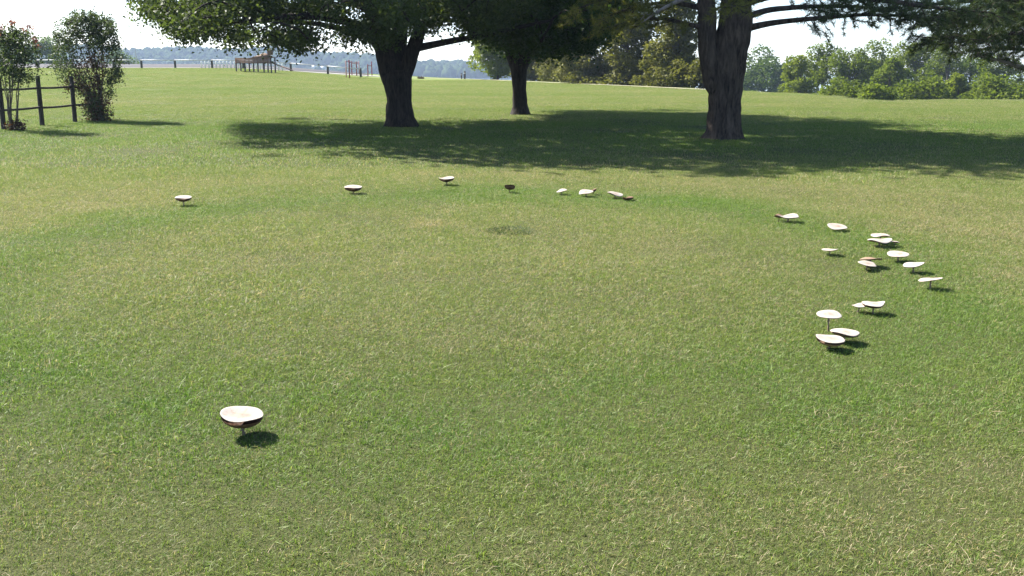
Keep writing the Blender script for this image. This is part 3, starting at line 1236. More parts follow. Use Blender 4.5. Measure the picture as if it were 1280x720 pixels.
stems2 = [([(X2, Y2, b2.z - .15), (X2, Y2, .4), (X2 + .05, Y2, 2), (X2, Y2 + .1, 5), (X2, Y2, 9), (X2, Y2, 11)], [.42, .34, .30, .24, .12, .03])]
limbs2 = [
    ([(X2, Y2, 1.9), P2(1340, 88, -.3), P2(1300, 88, -.5), P2(1270, 82, -.6), P2(1245, 74, -.7), P2(1222, 70, -.8)], [.08, .06, .05, .04, .03, .01], dk,
     dict(side_len=(.25, .6), start=.45, spacing=.16, droop=-.05)),
    ([(X2, Y2, 2.4), P2(1330, 50, -.6), P2(1280, 48, -.9), P2(1225, 44, -1.0), P2(1180, 48, -1.1), P2(1150, 46, -1.2)], [.09, .07, .055, .045, .03, .01], dk,
     dict(side_len=(.35, .85), start=.3, spacing=.12, droop=.4)),
    ([(X2, Y2, 2.8), P2(1330, 24, .4), P2(1270, 20, .8), P2(1210, 22, 1.0), P2(1160, 32, 1.2)], [.09, .07, .055, .04, .01], dk,
     dict(side_len=(.4, .95), start=.3, spacing=.13, droop=.4)),
    ([(X2, Y2, 3.2), P2(1320, 4, -.8), P2(1250, -2, -1.4), P2(1180, 4, -1.8), P2(1120, 10, -2)], [.09, .07, .055, .04, .01], dk,
     dict(side_len=(.4, 1.0), start=.3, spacing=.14, droop=.35)),
    ([(X2, Y2, 2.3), P2(1330, 62, .6), P2(1285, 62, 1.0), P2(1240, 60, 1.3), P2(1205, 64, 1.4)], [.08, .06, .05, .035, .01], dk,
     dict(side_len=(.3, .7), start=.35, spacing=.14, droop=.3)),
]
for k_, (px_, py_, dy_) in enumerate(((1175, 36, .2), (1190, 14, -.4), (1165, 56, .5), (1210, 30, 1.8), (1140, 24, -2.2), (1230, 52, -1.8))):
    limbs2.append(([(X2, Y2, 2.6 + .15 * k_), P2(1340, py_ - 14, dy_ * .3), P2(1290, py_ - 12, dy_ * .6), P2(1240, py_ - 8, dy_ * .8), P2(px_, py_, dy_)], [.07, .055, .045, .03, .01], dk,
                   dict(side_len=(.35, .9), start=.35, spacing=.13, droop=.4)))
g2 = np.random.default_rng(9)
pine_tree(b2, 'pine boughs hanging low in front of the leafy tree line', stems2, limbs2,
          upper_limbs(g2, (X2, Y2), 4.0, 10.5, 5.0, 26), 61, M['bark_pine'], dk)


# ---- trees of the background
def bg_tree(px, top, Y, wpx, mat, label, seed, kind='round', name='leafy_tree', leaf=.30, n=2600, group=None, low=.0, cat='tree'):
    g = np.random.default_rng(seed)
    X = (px - 640) / F * Y / math.cos(PITCH) * 1.0
    X = at(px, top, Y).x
    zb = h1(X, Y)
    zt = at(px, top, Y).z
    H = zt - zb
    W = wpx / F * Y * .5 * (1.3 if kind == 'round' else 1.12)
    root = thing(name, (X, Y, zb), label, cat, group)
    mb = MB()
    tr = max(.06, H * .018)
    lean = g.normal(0, .04 * H)
    mb.tube([(0, 0, -.2), (lean * .2, 0, H * .2), (lean * .6, 0, H * .5), (lean, 0, H * .85)], [tr * 1.3, tr, tr * .7, tr * .2], 8, True)
    nb = 44 if kind == 'round' else 90
    n = int(n * (3.6 if kind == 'round' else 2.8))
    leaf = leaf * .88
    C, cr = [], []
    for i in range(nb):
        if kind == 'round':
            d = g.normal(0, 1, 3)
            d /= np.linalg.norm(d)
            f = g.uniform(.45, .92)
            c = np.array((d[0] * W * f, d[1] * W * f, H * (low + (1 - low) * .5) + d[2] * f * H * (1 - low) * .46))
            if d[2] < 0:
                c[:2] *= 1.12
            C.append(c)
            cr.append(W * g.uniform(.24, .44))
        else:      # conifer, wider below
            f = g.uniform(0, 1) ** .8
            a = g.uniform(0, 6.283)
            rr = W * (1 - f * .7) * g.uniform(.1, 1.0) ** .6
            C.append(np.array((rr * math.cos(a), rr * math.sin(a), H * (low + (1 - low) * f * .96))))
            cr.append(W * g.uniform(.22, .36) * (1.15 - .5 * f))
    C, cr = np.array(C), np.array(cr)
    for c in C[::2]:
        q = np.array((lean * .5, 0, max(H * .12, c[2] * .72)))
        mb.tube([q, q * .5 + c * .5 + (0, 0, .1 * H * .3), c], [tr * .4, tr * .25, .02], 4, False)
    obj('trunk', mb.mesh('trunk', M['bark_far'], True), root)
    w = cr ** 2
    cnt = (n * w / w.sum()).astype(int)
    cen, rn = [], []
    for c, r_, m in zip(C, cr, cnt):
        d = g.normal(0, 1, (m, 3))
        d /= np.linalg.norm(d, axis=1)[:, None]
        rad = g.uniform(.5, 1.12, m) ** .8
        flat = .85 if kind == 'round' else .62
        cen.append(c + d * rad[:, None] * (r_, r_, r_ * flat))
        rn.append(g.uniform(0, .35) + .65 * g.uniform(0, 1, m))
    cen, rn = np.concatenate(cen), np.concatenate(rn)
    cen[:, 2] = np.maximum(cen[:, 2], .05)
    V, Qd = leaf_quads(cen, leaf, g, .5, .75, .15)
    obj('crown', mesh_np('crown', V, Qd, M[mat], False, {'rnd': np.repeat(rn, 4)}), root, kind='stuff')
    return root


# right-hand tree line
bg_tree(957, 53, 175, 66, 'leaf_bluish', 'round grey green tree standing alone beyond the field, beside the big pine trunk', 301, n=3600, leaf=.55)
bg_tree(1003, 59, 112, 34, 'leaf_yellow', 'yellow green tree at the open end of the leafy tree line', 302, n=2000, leaf=.30, low=.05)
bg_tree(1034, 49, 118, 46, 'leaf_green', 'rounded green tree in the leafy line, next to the yellow green end tree', 303, n=2600)
bg_tree(1068, 51, 112, 44, 'leaf_green', 'green tree of the leafy line, above the low dull bush in the dip', 304, n=2600)
bg_tree(1098, 47, 120, 46, 'leaf_green', 'taller green tree of the leafy line, looking over a shorter one in front', 305, n=2600)
bg_tree(1118, 57, 104, 40, 'leaf_green', 'shorter green tree standing just in front of the middle of the leafy line', 306, n=2400)
bg_tree(1150, 35, 122, 58, 'leaf_green', 'tallest tree of the leafy line, reaching up into the pine boughs', 307, n=3400)
bg_tree(1186, 45, 116, 50, 'leaf_green', 'green tree of the leafy line, between its tallest tree and a grey green one', 308, n=2800)
bg_tree(1222, 53, 120, 48, 'leaf_bluish', 'dull grey green tree in the leafy line, behind the bright low bush', 309, n=2600)
bg_tree(1258, 63, 110, 46, 'leaf_green', 'green tree of the leafy line, above the broad bush beside the bright one', 310, n=2600)
bg_tree(1294, 61, 112, 46, 'leaf_green', 'last green tree of the leafy line, below the low hanging pine boughs', 311, n=2400)
bg_tree(1200, 84, 88, 26, 'leaf_yellow', 'bright yellow green bush in front of the leafy tree line', 312, name='bush', n=1200, leaf=.26, low=0, cat='bush')
bg_tree(1052, 100, 84, 46, 'leaf_green', 'low dull bush in the dip at the foot of the leafy tree line', 313, name='bush', n=1500, leaf=.26, low=0, cat='bush')
bg_tree(1094, 104, 80, 40, 'leaf_green', 'low rounded bush under the middle of the leafy tree line', 314, name='bush', n=1300, leaf=.26, low=0, cat='bush')
bg_tree(1160, 94, 86, 52, 'leaf_green', 'broad dark bush below the tallest tree of the leafy line', 315, name='bush', n=1500, leaf=.28, low=0, cat='bush')
bg_tree(1245, 96, 84, 62, 'leaf_green', 'broad green bush beside the bright yellow green bush', 316, name='bush', n=1700, leaf=.28, low=0, cat='bush')
# trees between the shade trees and the pine
bg_tree(622, 22, 104, 50, 'leaf_yellow', 'sunlit yellow green tree beyond the crest, behind the slim shade tree', 321, n=3400, leaf=.30, low=.0)
bg_tree(676, 10, 96, 64, 'conifer', 'dark olive conifer beyond the crest, right behind the slim shade tree', 322, 'cone', 'conifer_tree', n=4200, leaf=.30, low=.02)
bg_tree(728, 6, 84, 70, 'conifer', 'wide olive conifer beyond the crest, midway between slim tree and big pine', 323, 'cone', 'conifer_tree', n=4600, leaf=.28, low=.02)
bg_tree(790, -40, 80, 92, 'conifer', 'tall olive conifer beyond the crest, under the left boughs of the big pine', 324, 'cone', 'conifer_tree', n=6000, leaf=.28, low=.02)
bg_tree(850, -30, 74, 84, 'conifer', 'tall olive conifer beyond the crest, touching the big pine trunk', 325, 'cone', 'conifer_tree', n=5600, leaf=.26, low=.02)
for i_, (px_, top_, Y_, w_) in enumerate(((664, 68, 100, 44), (706, 74, 92, 48), (752, 72, 86, 52), (806, 66, 80, 56), (856, 74, 72, 50), (890, 70, 70, 44))):
    bg_tree(px_, top_, Y_, w_, 'conifer', 'low dark evergreen filling the gaps under the olive conifers beyond the crest', 340 + i_, name='evergreen_shrub', n=1500, leaf=.24,
            group='low evergreens under the conifers', cat='shrub')
# trees beyond the road on the left
bg_tree(54, 44, 190, 40, 'leaf_bluish', 'pale green tree beyond the road, between the two crape myrtle shrubs', 331, n=1800, leaf=.5)
bg_tree(15, 52, 200, 60, 'leaf_bluish', 'hazy green tree beyond the road, behind the pink tipped shrub', 332, n=1800, leaf=.5)
bg_tree(146, 58, 220, 40, 'leaf_bluish', 'hazy green tree beyond the road, behind the tall leafy shrub', 333, n=1600, leaf=.5)


# ---- shrubs by the fence
def shrub(base, label, tips, clumps, seed, stem_r, leaf, mats):
    g = np.random.default_rng(seed)
    root = thing('crape_myrtle', base, label, 'shrub')
    B = np.array(tuple(base))
    nodes = []
    for p in tips:
        s = np.array((B[0] + g.normal(0, .07), B[1] + g.normal(0, .07), B[2] - .06))
        e = np.array(tuple(p))
        ts = np.linspace(0, 1, 8)
        path = s + (e - s) * ts[:, None]
        path[:, :2] -= (e - s)[:2] * (.22 * np.sin(ts * math.pi))[:, None]
        path[1:] += g.normal(0, .015, (7, 3))
        mb = MB()
        mb.tube(path - B, np.linspace(stem_r, stem_r * .35, 8), 7, True)
        obj('stem', mb.mesh('stem', M['bark_far'], True), root)
        nodes.extend(path[3:])
    mbw = MB()
    C = np.array([c[0] for c in clumps])
    connect_branches(nodes, C, g, mbw, .006, 4, .05)
    obj('branches', mbw.mesh('branches', M['bark_far'], True, offset=B), root, kind='stuff')
    by = {}
    for c, r_, m, n in clumps:
        p = g.normal(0, 1, (n, 3)) * (r_ * .6, r_ * .6, r_ * .6)
        by.setdefault(m, []).append((np.array(c) + p, np.clip(g.uniform(0, .3) + .7 * g.uniform(0, 1, n), 0, 1)))
    for m, lst in by.items():
        cen = np.concatenate([a for a, _ in lst])
        cen[:, 2] = np.maximum(cen[:, 2], B[2] + .03)
        rn = np.concatenate([b for _, b in lst])
        V, Qd = leaf_quads(cen, leaf, g, .3, .55, .1)
        nm = 'flowers' if m == 'flower' else ('red_leaves' if m == 'leaf_red' else 'crown')
        o = obj(nm, mesh_np(nm, V - B, Qd, M[m], False, {'rnd': np.repeat(rn, 4)}), root, kind='stuff')
        if m == 'flower':
            o['label'] = 'dusky pink flower tips'
        if m == 'leaf_red':
            o['label'] = 'reddish brown leaves'
    return root


b1 = ground_at(17, 163)
g = np.random.default_rng(71)
cl = []
for _ in range(150):
    px = g.normal(14, 19)
    py = g.uniform(40, 108)
    if abs(px - 14) > 14 + 24 * math.sin((py - 30) / 85 * math.pi):
        continue
    if noise.noise(Vector((px * .09, py * .09, 2))) < -.12:
        continue
    cl.append((at(px, py, b1.y + g.normal(0, .42)), g.uniform(.10, .22), 'leaf_shrub', int(g.uniform(35, 75))))
for _ in range(14):
    cl.append((at(g.normal(17, 9), g.uniform(150, 161), b1.y + g.normal(0, .15)), .10, 'leaf_red', 30))
for px, py in ((14, 27), (15, 31), (4, 36), (37, 34), (34, 40), (-4, 40), (43, 50), (28, 38), (46, 57), (2, 44)):
    cl.append((at(px, py, b1.y + g.normal(0, .3)), .07, 'flower', 34))
    cl.append((at(px, py + 8, b1.y + g.normal(0, .2)), .13, 'leaf_shrub', 36))
tips = [at(px, py, b1.y + dy) for px, py, dy in ((4, 60, .2), (12, 45, -.1), (20, 40, .1), (28, 55, -.2), (36, 60, .2), (-4, 75, 0), (30, 80, .1), (16, 85, -.2))]
shrub(b1, 'crape myrtle shrub with bare stems and dusky pink tips, at the fence', tips, [(tuple(c), a, m, n) for c, a, m, n in cl], 72, .018, .066, None)

b2s = ground_at(126, 151)
cl = []
g = np.random.default_rng(73)
for _ in range(270):
    py = g.uniform(20, 148)
    mid = np.interp(py, [15, 40, 80, 110, 150], [112, 108, 107, 114, 126])
    hw = np.interp(py, [15, 28, 45, 70, 95, 110, 125, 150], [8, 28, 38, 42, 38, 28, 17, 9])
    px = mid + g.uniform(-1, 1) * hw
    if noise.noise(Vector((px * .07, py * .07, 5))) < -.28 and py < 110:
        continue
    red = (94 < px < 136 and 68 < py < 104 and g.uniform() < .85) or (py > 104 and g.uniform() < .55)
    cl.append((at(px, py, b2s.y + g.normal(0, .38)), g.uniform(.11, .24), 'leaf_red' if red else 'leaf_shrub', int(g.uniform(35, 75))))
for px, py in ((112, 16), (118, 18), (106, 20), (110, 24), (138, 30), (134, 34), (90, 26), (82, 30), (76, 38), (72, 32), (140, 42), (142, 50), (147, 90), (149, 100), (70, 60), (68, 82)):
    cl.append((at(px, py, b2s.y + g.normal(0, .3)), .11, 'leaf_shrub', 34))
for _ in range(26):
    an = g.uniform(-2.9, .25)
    ex_, ey_ = 108 + 44 * math.cos(an) * g.uniform(.8, 1.1), 66 + 50 * math.sin(an) * g.uniform(.75, 1.1)
    dyy = g.normal(0, .35)
    for f_ in (.55, .7, .82, .92, 1.0):
        cl.append((at(108 + (ex_ - 108) * f_, 66 + (ey_ - 66) * f_ - 3 * f_, b2s.y + dyy), .10 * (1.3 - .6 * f_), 'leaf_shrub', int(34 * (1.25 - .7 * f_))))
tips = [at(px, py, b2s.y + dy) for px, py, dy in ((112, 25, .1), (90, 40, -.2), (80, 60, .2), (130, 40, .1), (138, 60, -.2), (105, 50, .3), (118, 70, -.3), (84, 85, 0))]
shrub(b2s, 'tall leafy crape myrtle with a reddish brown patch, at the fence end', tips, [(tuple(c), a, m, n) for c, a, m, n in cl], 74, .022, .068, None)

# ------------------------------------------------------------------ fences
# dark wooden rail fence on the left
fp = [ground_at(5, 162), ground_at(53, 157), ground_at(94, 152.5)]
step = fp[1] - fp[0]
fp = [fp[0] - step] + fp
fp.append(fp[-1] + (fp[-1] - fp[-2]) * .95)
for p in fp:
    p.z = h1(p.x, p.y)
fo = fp[1].copy()
fence = thing('wooden_fence', fo, 'dark wooden post and rail fence running into the shrubs', 'fence')
g = np.random.default_rng(81)
for i, p in enumerate(fp):
    mb = MB()
    top = 1.30 + g.uniform(-.03, .03)
    l = g.normal(0, .012, 2)
    mb.tube([(0, 0, -.15), (0, 0, .05), (l[0] * .5, l[1] * .5, .6), (l[0], l[1], top - .03), (l[0], l[1], top)], [.062, .060, .058, .055, .044], 14)
    o = obj('post', mb.mesh('post', M['fence_wood'], True), fence)
    o.location = p - fo
for z in (.98, .48):
    for a, b in zip(fp[:-1], fp[1:]):
        mb = MB()
        d = (b - a)
        a2, b2_ = a - d * .02 - fo, b + d * .02 - fo
        zz = z + g.normal(0, .008)
        pts = [(a2.x + (b2_.x - a2.x) * t, a2.y + (b2_.y - a2.y) * t - .075, a2.z + (b2_.z - a2.z) * t + zz - .015 * math.sin(t * math.pi)) for t in np.linspace(0, 1, 6)]
        mb.tube(pts, .029, 10)
        obj('rail', mb.mesh('rail', M['fence_wood'], True), fence)

# post and pipe barrier along the far road
pxs = [20, 62, 104, 154, 188, 229, 274, 312, 337, 370, 415, 455]
bp_ = []
for px in pxs:
    X = (px - 640) / F * 97.0
    bp_.append(Vector((X, 97.2, h1(X, 97.2))))
bo = bp_[0].copy()
barrier = thing('roadside_barrier', bo, 'low barrier of dark posts with a pale pipe rail along the far road', 'fence')
mb = MB()
mb.tube([(0, 0, -.1), (0, 0, .80), (0, 0, .88)], [.11, .105, .07], 10)
pm = mb.mesh('barrier_post', M['dark_post'], True)
for p in bp_:
    o = obj('post', pm, barrier)
    o.location = p - bo
for a, b in zip(bp_[:-1], bp_[1:]):
    mb = MB()
    a_, b_ = a - bo, b - bo
    mb.tube([(a_.x, a_.y - .13, a_.z + .78), (b_.x, b_.y - .13, b_.z + .78)], .045, 8)
    obj('rail', mb.mesh('rail', M['galv'], True), barrier)

# white paling fence behind the play structure
x0, x1 = (262 - 640) / F * 99.5, (364 - 640) / F * 99.5
pal = thing('paling_fence', (x0, 99.5, h1(x0, 99.5)), 'low white paling fence behind the brown play structure', 'fence')
mb = MB()
mb.add([(-.075, -.012, 0), (.075, -.012, 0), (.075, .012, 0), (-.075, .012, 0), (-.075, -.012, .68), (.075, -.012, .68), (.075, .012, .68), (-.075, .012, .68), (0, -.012, .76), (0, .012, .76)],
       [(4, 5, 8), (6, 7, 9)], [(0, 3, 2, 1), (0, 1, 5, 4), (2, 3, 7, 6), (1, 2, 6, 5), (3, 0, 4, 7), (5, 6, 9, 8), (7, 4, 8, 9)])
pmesh = mb.mesh('pale', M['white_paint'])
x = x0
while x < x1:
    o = obj('pale', pmesh, pal)
    o.location = (x - x0, 0, h1(x, 99.5) - h1(x0, 99.5) - .03)
    x += .37
for zr in (.22, .56):
    mb = MB()
    n = 24
    xx = np.linspace(x0, x1, n)
    for a, b in zip(xx[:-1], xx[1:]):
        za, zb_ = h1(a, 99.5) - h1(x0, 99.5) + zr, h1(b, 99.5) - h1(x0, 99.5) + zr
        mb.tube([(a - x0, .035, za), (b - x0, .035, zb_)], .022, 6)
    obj('rail', mb.mesh('rail', M['white_paint']), pal)

# ------------------------------------------------------------------ play structure and bars
YS = 83.0
sx0, sx1 = (306 - 640) / F * YS, (350 - 640) / F * YS
zs = h1(.5 * (sx0 + sx1), YS)
ps = thing('play_structure', (sx0, YS, zs), 'brown timber play structure on posts with a small brown roof', 'play structure')
Wd = sx1 - sx0
for fx in (.02, .26, .5, .78, .98):
    for yy in (-.7, .7):
        mb = MB()
        mb.tube([(0, 0, -.2), (0, 0, .4), (0, 0, 1.12 if fx < .5 else 1.25)], .06, 8)
        o = obj('post', mb.mesh('post', M['dark_post'], True), ps)
        o.location = (fx * Wd, yy, 0)
for i in range(7):
    mb = MB()
    mb.box(0, Wd, -.8 + i * .23, -.8 + i * .23 + .20, 0.70, 0.76)
    obj('deck_board', mb.mesh('deck_board', M['brown_wood']), ps)
for i in range(4):
    mb = MB()
    mb.box(.03, Wd * .97, -.80, -.76, 0.72 + i * .11, 0.82 + i * .11)
    obj('side_board', mb.mesh('side_board', M['brown_wood']), ps)
mb = MB()
rx0, rx1 = Wd * .44, Wd * 1.02
mb.add([(rx0, -.9, 1.16), (rx1, -.9, 1.16), (rx1, .9, 1.16), (rx0, .9, 1.16), (rx0 + .9, 0, 1.55), (rx1 - .7, 0, 1.55)],
       [(0, 4, 3), (1, 2, 5)], [(0, 1, 5, 4), (2, 3, 4, 5), (0, 3, 2, 1)])
obj('roof', mb.mesh('roof', M['roof_tan']), ps)
mb = MB()
mb.box(rx0 + 1.25, rx0 + 1.65, -.2, .2, 1.4, 1.85)
obj('roof_turret', mb.mesh('roof_turret', M['roof_tan']), ps)
mb = MB()
mb.add([(Wd, -.3, 0.72), (Wd, .3, 0.72), (Wd + 1.6, .3, .15), (Wd + 1.6, -.3, .15), (Wd, -.3, .66), (Wd, .3, .66), (Wd + 1.6, .3, .10), (Wd + 1.6, -.3, .10)],
       None, [(0, 3, 2, 1), (4, 5, 6, 7), (0, 4, 7, 3), (1, 2, 6, 5), (2, 3, 7, 6), (0, 1, 5, 4)])
obj('slide', mb.mesh('slide', M['brown_wood']), ps)

# red exercise bars
eb = ground_at(447, 96)
ex = thing('exercise_bars', eb, 'red upright metal exercise bars beside the forked tree trunk', 'exercise bars')
hts = [(433, 97, 'pink_metal', 1.45), (437, 98, 'red_metal', 1.55), (440, 94, 'red_metal', 1.45), (446, 95, 'red_metal', 1.45), (449, 93, 'pink_metal', 1.45), (460, 95, 'red_metal', 1.25), (465, 95, 'red_metal', 1.55)]
posts = []
for px, py, mt, hh in hts:
    p = ground_at(px, py)
    p = Vector((p.x, p.y, h1(p.x, p.y)))
    mb = MB()
    mb.tube([(0, 0, -.12), (0, 0, hh - .02), (0, 0, hh)], [.055, .055, .04], 8)
    o = obj('post', mb.mesh('post', M[mt], True), ex)
    o.location = p - eb
    posts.append((p - eb, hh))
for i, j, dz in ((0, 2, -.06), (1, 3, -.08), (3, 4, -.1), (5, 6, -.12), (2, 4, -.25)):
    a, b = posts[i], posts[j]
    z = min(a[0].z + a[1], b[0].z + b[1]) + dz
    mb = MB()
    mb.tube([(a[0].x, a[0].y, z), (b[0].x, b[0].y, z)], .03, 8)
    obj('bar', mb.mesh('bar', M['red_metal'], True), ex)

# a slim pale light pole by the far road, two stub posts and a low weed clump by the crest
for px, Y, hh, lab in ((183, 117, 2.9, 'slim pale light pole beyond the far road barrier'),):
    X = (px - 640) / F * Y
    t = thing('light_pole', (X, Y, h1(X, Y)), lab, 'light pole')
    mb = MB()
    mb.tube([(0, 0, -.2), (0, 0, hh * .5), (0, 0, hh)], [.07, .06, .05], 8)
    obj('pole', mb.mesh('pole', M['galv'], True), t)
    mb = MB()
    mb.tube([(0, 0, hh), (.25, 0, hh + .06), (.5, 0, hh + .05)], [.035, .03, .03], 6)
    mb.box(.45, .8, -.08, .08, hh, hh + .07)
    obj('lamp_head', mb.mesh('lamp_head', M['galv']), t)
for px, py, hh, w_ in ((577, 99, .62, .07), (581, 99, .85, .10)):
    p = ground_at(px, py)
    t = thing('stub_post', p, 'small dark stub post at the crest between the two shade trees', 'post', 'stub posts at the crest')
    mb = MB()
    mb.tube([(0, 0, -.1), (0, 0, hh - .04), (0, 0, hh)], [w_, w_ * .95, w_ * .6], 10)
    obj('shaft', mb.mesh('shaft', M['dark_post'], True), t)
    mb = MB()
    mb.tube([(0, 0, hh * .7), (0, 0, hh * .78)], w_ * 1.12, 10)
    obj('band', mb.mesh('band', M['galv'], True), t)
p = ground_at(526, 98.5)
blade_bunch('weed_clump', p, 130, .35, .2, .42, .05, M['leaf_red'], 5, .6, label='small dark weed clump just right of the forked tree trunk', category='weeds')
p = ground_at(638, 289)
blade_bunch('grass_tuft', (p.x, p.y, p.z), 1500, .24, .025, .06, .005, M['leaf_shrub'], 6, .9, label='dark matted grass tuft inside the mushroom ring', category='grass tuft')

# ------------------------------------------------------------------ mushrooms
def cap_mesh(name, R_, seed, depth, bowl, wav, mat, mat_g):
    """top skin and gilled underside of one cap, centred on the rim plane"""
    g = np.random.default_rng(seed)
    S = 72
    a = np.arange(S) * 2 * math.pi / S
    ph = g.uniform(0, 6.283, 4)
    out = 1 + wav * (.5 * np.sin(2 * a + ph[0]) + .5 * np.sin(3 * a + ph[1]) + .35 * np.sin(5 * a + ph[2]))
    edge = wav * 1.4 * (np.sin(2 * a + ph[3]) + .6 * np.sin(3 * a + ph[1] + 1))
    fr = [.06, .2, .38, .56, .72, .85, .94, .985, 1.0]
    V, rn = [(0, 0, R_ * (-bowl + .05))], [0.0]
    for f in fr:
        zz = R_ * (-bowl * (1 - f ** 2.2) + .05 * math.exp(-(f / .22) ** 2)) - (R_ * .03 * max(0, (f - .9) / .1) ** 2)
        for k_ in range(S):
            w = f ** 3
            V.append((R_ * f * out[k_] * math.cos(a[k_]), R_ * f * out[k_] * math.sin(a[k_]), zz + R_ * edge[k_] * w))
            rn.append(f)
    T = [(0, 1 + k_, 1 + (k_ + 1) % S) for k_ in range(S)]
    Qs = []
    for i in range(len(fr) - 1):
        for k_ in range(S):
            a0, a1 = 1 + i * S + k_, 1 + i * S + (k_ + 1) % S
            Qs.append((a0, a0 + S, a1 + S, a1))
    # thick rim turning under
    base = len(V)
    for k_ in range(S):
        V.append((R_ * .975 * out[k_] * math.cos(a[k_]), R_ * .975 * out[k_] * math.sin(a[k_]), R_ * edge[k_] - R_ * .055))
        rn.append(.95)
    last = 1 + (len(fr) - 1) * S
    for k_ in range(S):
        Qs.append((last + k_, base + k_, base + (k_ + 1) % S, last + (k_ + 1) % S))
    top = mesh_np(name, V, [np.array(Qs), np.array(T)], mat, True, {'rnd': rn})
    # gills: pleated underside
    S2 = 144
    a = np.arange(S2) * 2 * math.pi / S2
    out2 = np.interp(a, np.append(np.arange(S) * 2 * math.pi / S, 2 * math.pi), np.append(out, out[0]))
    ed2 = np.interp(a, np.append(np.arange(S) * 2 * math.pi / S, 2 * math.pi), np.append(edge, edge[0]))
    V = []
    fr2 = [.975, .88, .7, .5, .3, .14]
    for f in fr2:
        zz = -R_ * .05 - R_ * depth * (1 - f) ** .4
        pl = np.where(np.arange(S2) % 2 == 0, 0, R_ * .035 * min(1, (1.0 - f) * 6))
        for k_ in range(S2):
            V.append((R_ * f * out2[k_] * math.cos(a[k_]), R_ * f * out2[k_] * math.sin(a[k_]), zz + R_ * ed2[k_] * f ** 3 + pl[k_]))
    Qs = []
    for i in range(len(fr2) - 1):
        for k_ in range(S2):
            a0, a1 = i * S2 + k_, i * S2 + (k_ + 1) % S2
            Qs.append((a0, a0 + S2, a1 + S2, a1))
    V.append((0, 0, -R_ * .05 - R_ * depth))
    c = len(V) - 1
    T = [(c, (len(fr2) - 1) * S2 + (k_ + 1) % S2, (len(fr2) - 1) * S2 + k_) for k_ in range(S2)]
    gl = mesh_np('gills', V, [np.array(Qs), np.array(T)], mat_g, False, {'rnd': np.full(len(V), .5)})
    return top, gl


def mushroom(px, py, wpx, label, seed, hcap=.10, tilt=(0, 0), kind='white', depth=.16, bowl=.06, wav=.035, group=None, dist_scale=1.0):
    """tilt = (towards camera, right side down) in degrees"""
    hcap = hcap * (.88 if px < 640 or seed == 25 else .72)
    wav = wav * 1.3
    tilt = (tilt[0], tilt[1] - 7 * (px - 640) / F)
    d = ray(px, py)
    t = (CAM_H - hcap) / -d.z
    c = Vector((0, 0, CAM_H)) + d * t
    zg = h1(c.x, c.y)
    c = Vector((0, 0, CAM_H)) + d * ((CAM_H - hcap - zg) / -d.z)
    R_ = wpx / F * t * .5
    zg = h1(c.x, c.y)
    depth = depth * 1.6
    root = thing('mushroom', (c.x, c.y, zg), label, 'mushroom', group)
    cm, gm, sm = {'white': ('cap_white', 'gill', 'stem'), 'pink': ('cap_white', 'gill_pale', 'stem'), 'tan': ('cap_tan', 'gill_pale', 'stem'),
                  'brown': ('cap_brown', 'gill', 'stem_dark')}[kind]
    top, gl = cap_mesh('cap', R_, seed, depth, bowl, wav, M[cm], M[gm])
    g = np.random.default_rng(seed + 500)
    Mx = Matrix.Rotation(R(tilt[0]), 4, 'X') @ Matrix.Rotation(R(tilt[1]), 4, 'Y') @ Matrix.Rotation(g.uniform(0, 6.28), 4, 'Z')
    cap = obj('cap', top, root)
    cap.matrix_local = Matrix.Translation((0, 0, hcap)) @ Mx
    obj('gills', gl, cap)
    mb = MB()
    hub = (Mx @ Vector((0, 0, -R_ * (.045 + depth)))) + Vector((0, 0, hcap))
    off = g.normal(0, .006, 2)
    sr = max(.004, R_ * .065)
    
    mb.tube([(off[0], off[1], -.03), (off[0] * .8, off[1] * .8, .01), (hub.x * .3, hub.y * .3, hub.z * .5), (hub.x, hub.y, hub.z + R_ * .07)],
            [sr * 1.8, sr * 1.35, sr, sr * 1.15], 12, True, .5)
    st_ = obj('stem', mb.mesh('stem', M[sm], True), root)
    if R_ > .04 and kind in ('white', 'pink'):
        mb = MB()
        mb.tube([(hub.x * .6, hub.y * .6, hub.z * .70), (hub.x * .62, hub.y * .62, hub.z * .72), (hub.x * .66, hub.y * .66, hub.z * .76)], [sr * 1.9, sr * 1.6, sr * 1.0], 14, False)
        obj('ring', mb.mesh('ring', M['stem'], True), st_)
    return root


mushroom(303, 516, 52, 'largest mushroom, white bowl shaped cap, standing alone with a clear shadow', 41, .115, (1, 4), 'white', .45, .10, .024)
mushroom(229, 246, 20, 'small white mushroom far out on the left end of the ring', 2, .12, (4, 0), 'white', .38, .02, .02)
mushroom(441.5, 233, 22, 'lone white mushroom between the left end of the ring and the saddle shaped one', 3, .11, (3, 0), 'white', .36, .02, .02)
mushroom(558, 222, 20, 'white mushroom with a saddle shaped cap and dark underside', 4, .12, (1, -2), 'white', .34, .05, .035)
mushroom(637, 232.5, 13, 'dark brown mushroom standing alone, tipped away from the others', 5, .10, (-24, 4), 'brown', .45, .02, .06)
mushroom(702, 238, 14, 'small white mushroom with its right side raised, beside a pair', 6, .08, (4, -12), 'white', .12, .02, .04)
mushroom(732.5, 239.5, 18, 'white mushroom with a small dark one behind its shoulder', 7, .09, (10, -6), 'white', .12, .02, .05)
mushroom(741.5, 236.5, 9, 'small dark mushroom with a pale rim, behind a white one', 8, .10, (-6, -14), 'brown', .5, .02, .06)
mushroom(769, 241.5, 20, 'white mushroom drooping to the right over a brown one', 9, .09, (5, 12), 'white', .12, .02, .04)
mushroom(785, 246.5, 15, 'flat dark brown mushroom next to a drooping white one', 10, .06, (-6, -4), 'brown', .3, .02, .06)
mushroom(985.5, 269.5, 25, 'wavy white mushroom with a brown scrap of a cap at its left', 11, .10, (1, 0), 'white', .14, .03, .05)
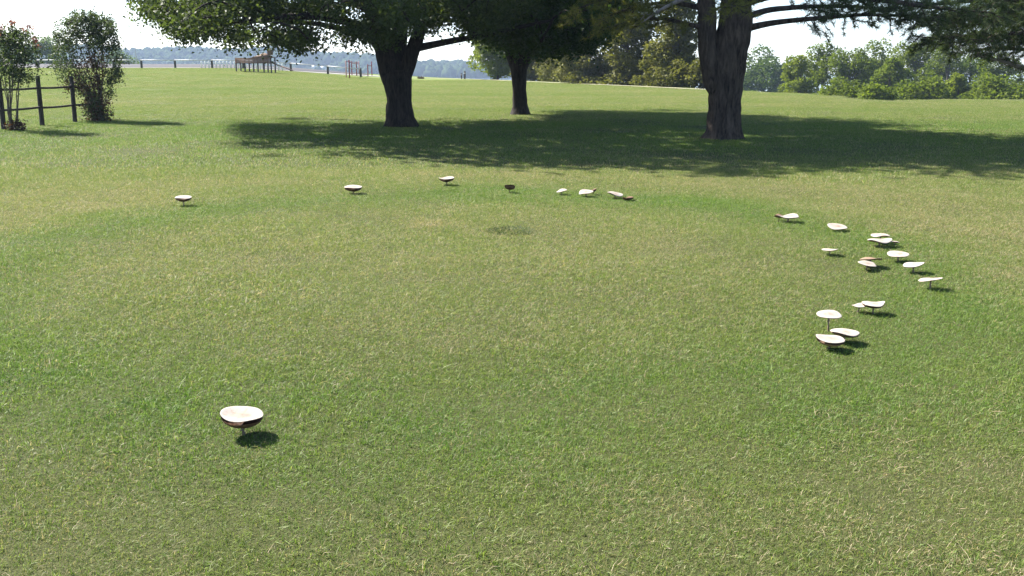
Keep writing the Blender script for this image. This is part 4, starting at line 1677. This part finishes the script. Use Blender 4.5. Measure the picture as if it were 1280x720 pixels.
mushroom(974, 269, 13, 'small shrivelled brown mushroom behind a wavy white one', 12, .10, (-3, 6), 'brown', .3, .02, .08)
mushroom(1047, 282.5, 24, 'white mushroom with a dark shadow, first past the wavy one', 13, .075, (10, 5), 'white', .12, .02, .03)
mushroom(1037.5, 311.5, 20, 'thin flat white mushroom inside the ring, apart from the cluster', 14, .075, (-5, 0), 'white', .10, .01, .03)
mushroom(1101, 293.5, 22, 'white mushroom at the back of a tight cluster of three', 15, .115, (0, 1), 'pink', .10, .02, .04)
mushroom(1099.5, 299.5, 28, 'wide white mushroom at the front of a tight cluster of three', 16, .095, (-1, 1), 'pink', .13, .02, .05)
mushroom(1118.5, 302, 12, 'small white mushroom at the right edge of a tight cluster of three', 17, .07, (-2, 8), 'pink', .12, .02, .05)
mushroom(1123, 317, 26, 'round white mushroom between the cluster of three and the raised flat ones', 18, .095, (6, 0), 'white', .10, .01, .02)
mushroom(1088, 323, 27, 'tan edge on mushroom behind a tilted white cap', 19, .10, (-9, 1), 'tan', .08, .02, .04)
mushroom(1084, 329, 23, 'white mushroom tilted to the right in front of a tan one', 20, .085, (7, 9), 'pink', .08, .01, .03)
mushroom(1142, 330, 25, 'white mushroom with its right edge raised and dark underside', 21, .10, (-1, -8), 'white', .13, .02, .03)
mushroom(1163.5, 348.5, 28, 'thin white mushroom at the outer edge of the ring, right edge raised', 22, .11, (-8, -5), 'pink', .06, .01, .025)
mushroom(1074, 381.5, 18, 'small cream mushroom tucked against a wider wavy one', 23, .075, (0, -2), 'pink', .12, .02, .04)
mushroom(1092, 379, 27, 'wavy white mushroom with a smaller cream one at its left', 24, .105, (0, 0), 'white', .28, .03, .05)
mushroom(1036.5, 392.5, 31, 'round white mushroom on a tall pale stem, above the overlapping pair', 25, .13, (6, 1), 'white', .10, .01, .02)
mushroom(1056, 414, 36, 'white mushroom tilted right, behind the other of an overlapping pair', 26, .10, (-2, 5), 'pink', .2, .03, .03)
mushroom(1038, 422, 36, 'white mushroom with a deep pinkish brown edge, in front of an overlapping pair', 27, .10, (2, 6), 'pink', .36, .04, .03)

# ------------------------------------------------------------------ haze
hv, hnt, hout = new_mat('haze')
pv = N(hnt, 'ShaderNodeVolumePrincipled', inp={'Density': .00028, 'Anisotropy': .1})
pv.inputs['Color'].default_value = (.58, .74, 1.0, 1)
hnt.links.new(pv.outputs[0], hout.inputs['Volume'])
mb = MB()
mb.box(-1550, 1550, -90, 1470, -16, 36)
hz = obj('haze', mb.mesh('haze', hv), kind='stuff')
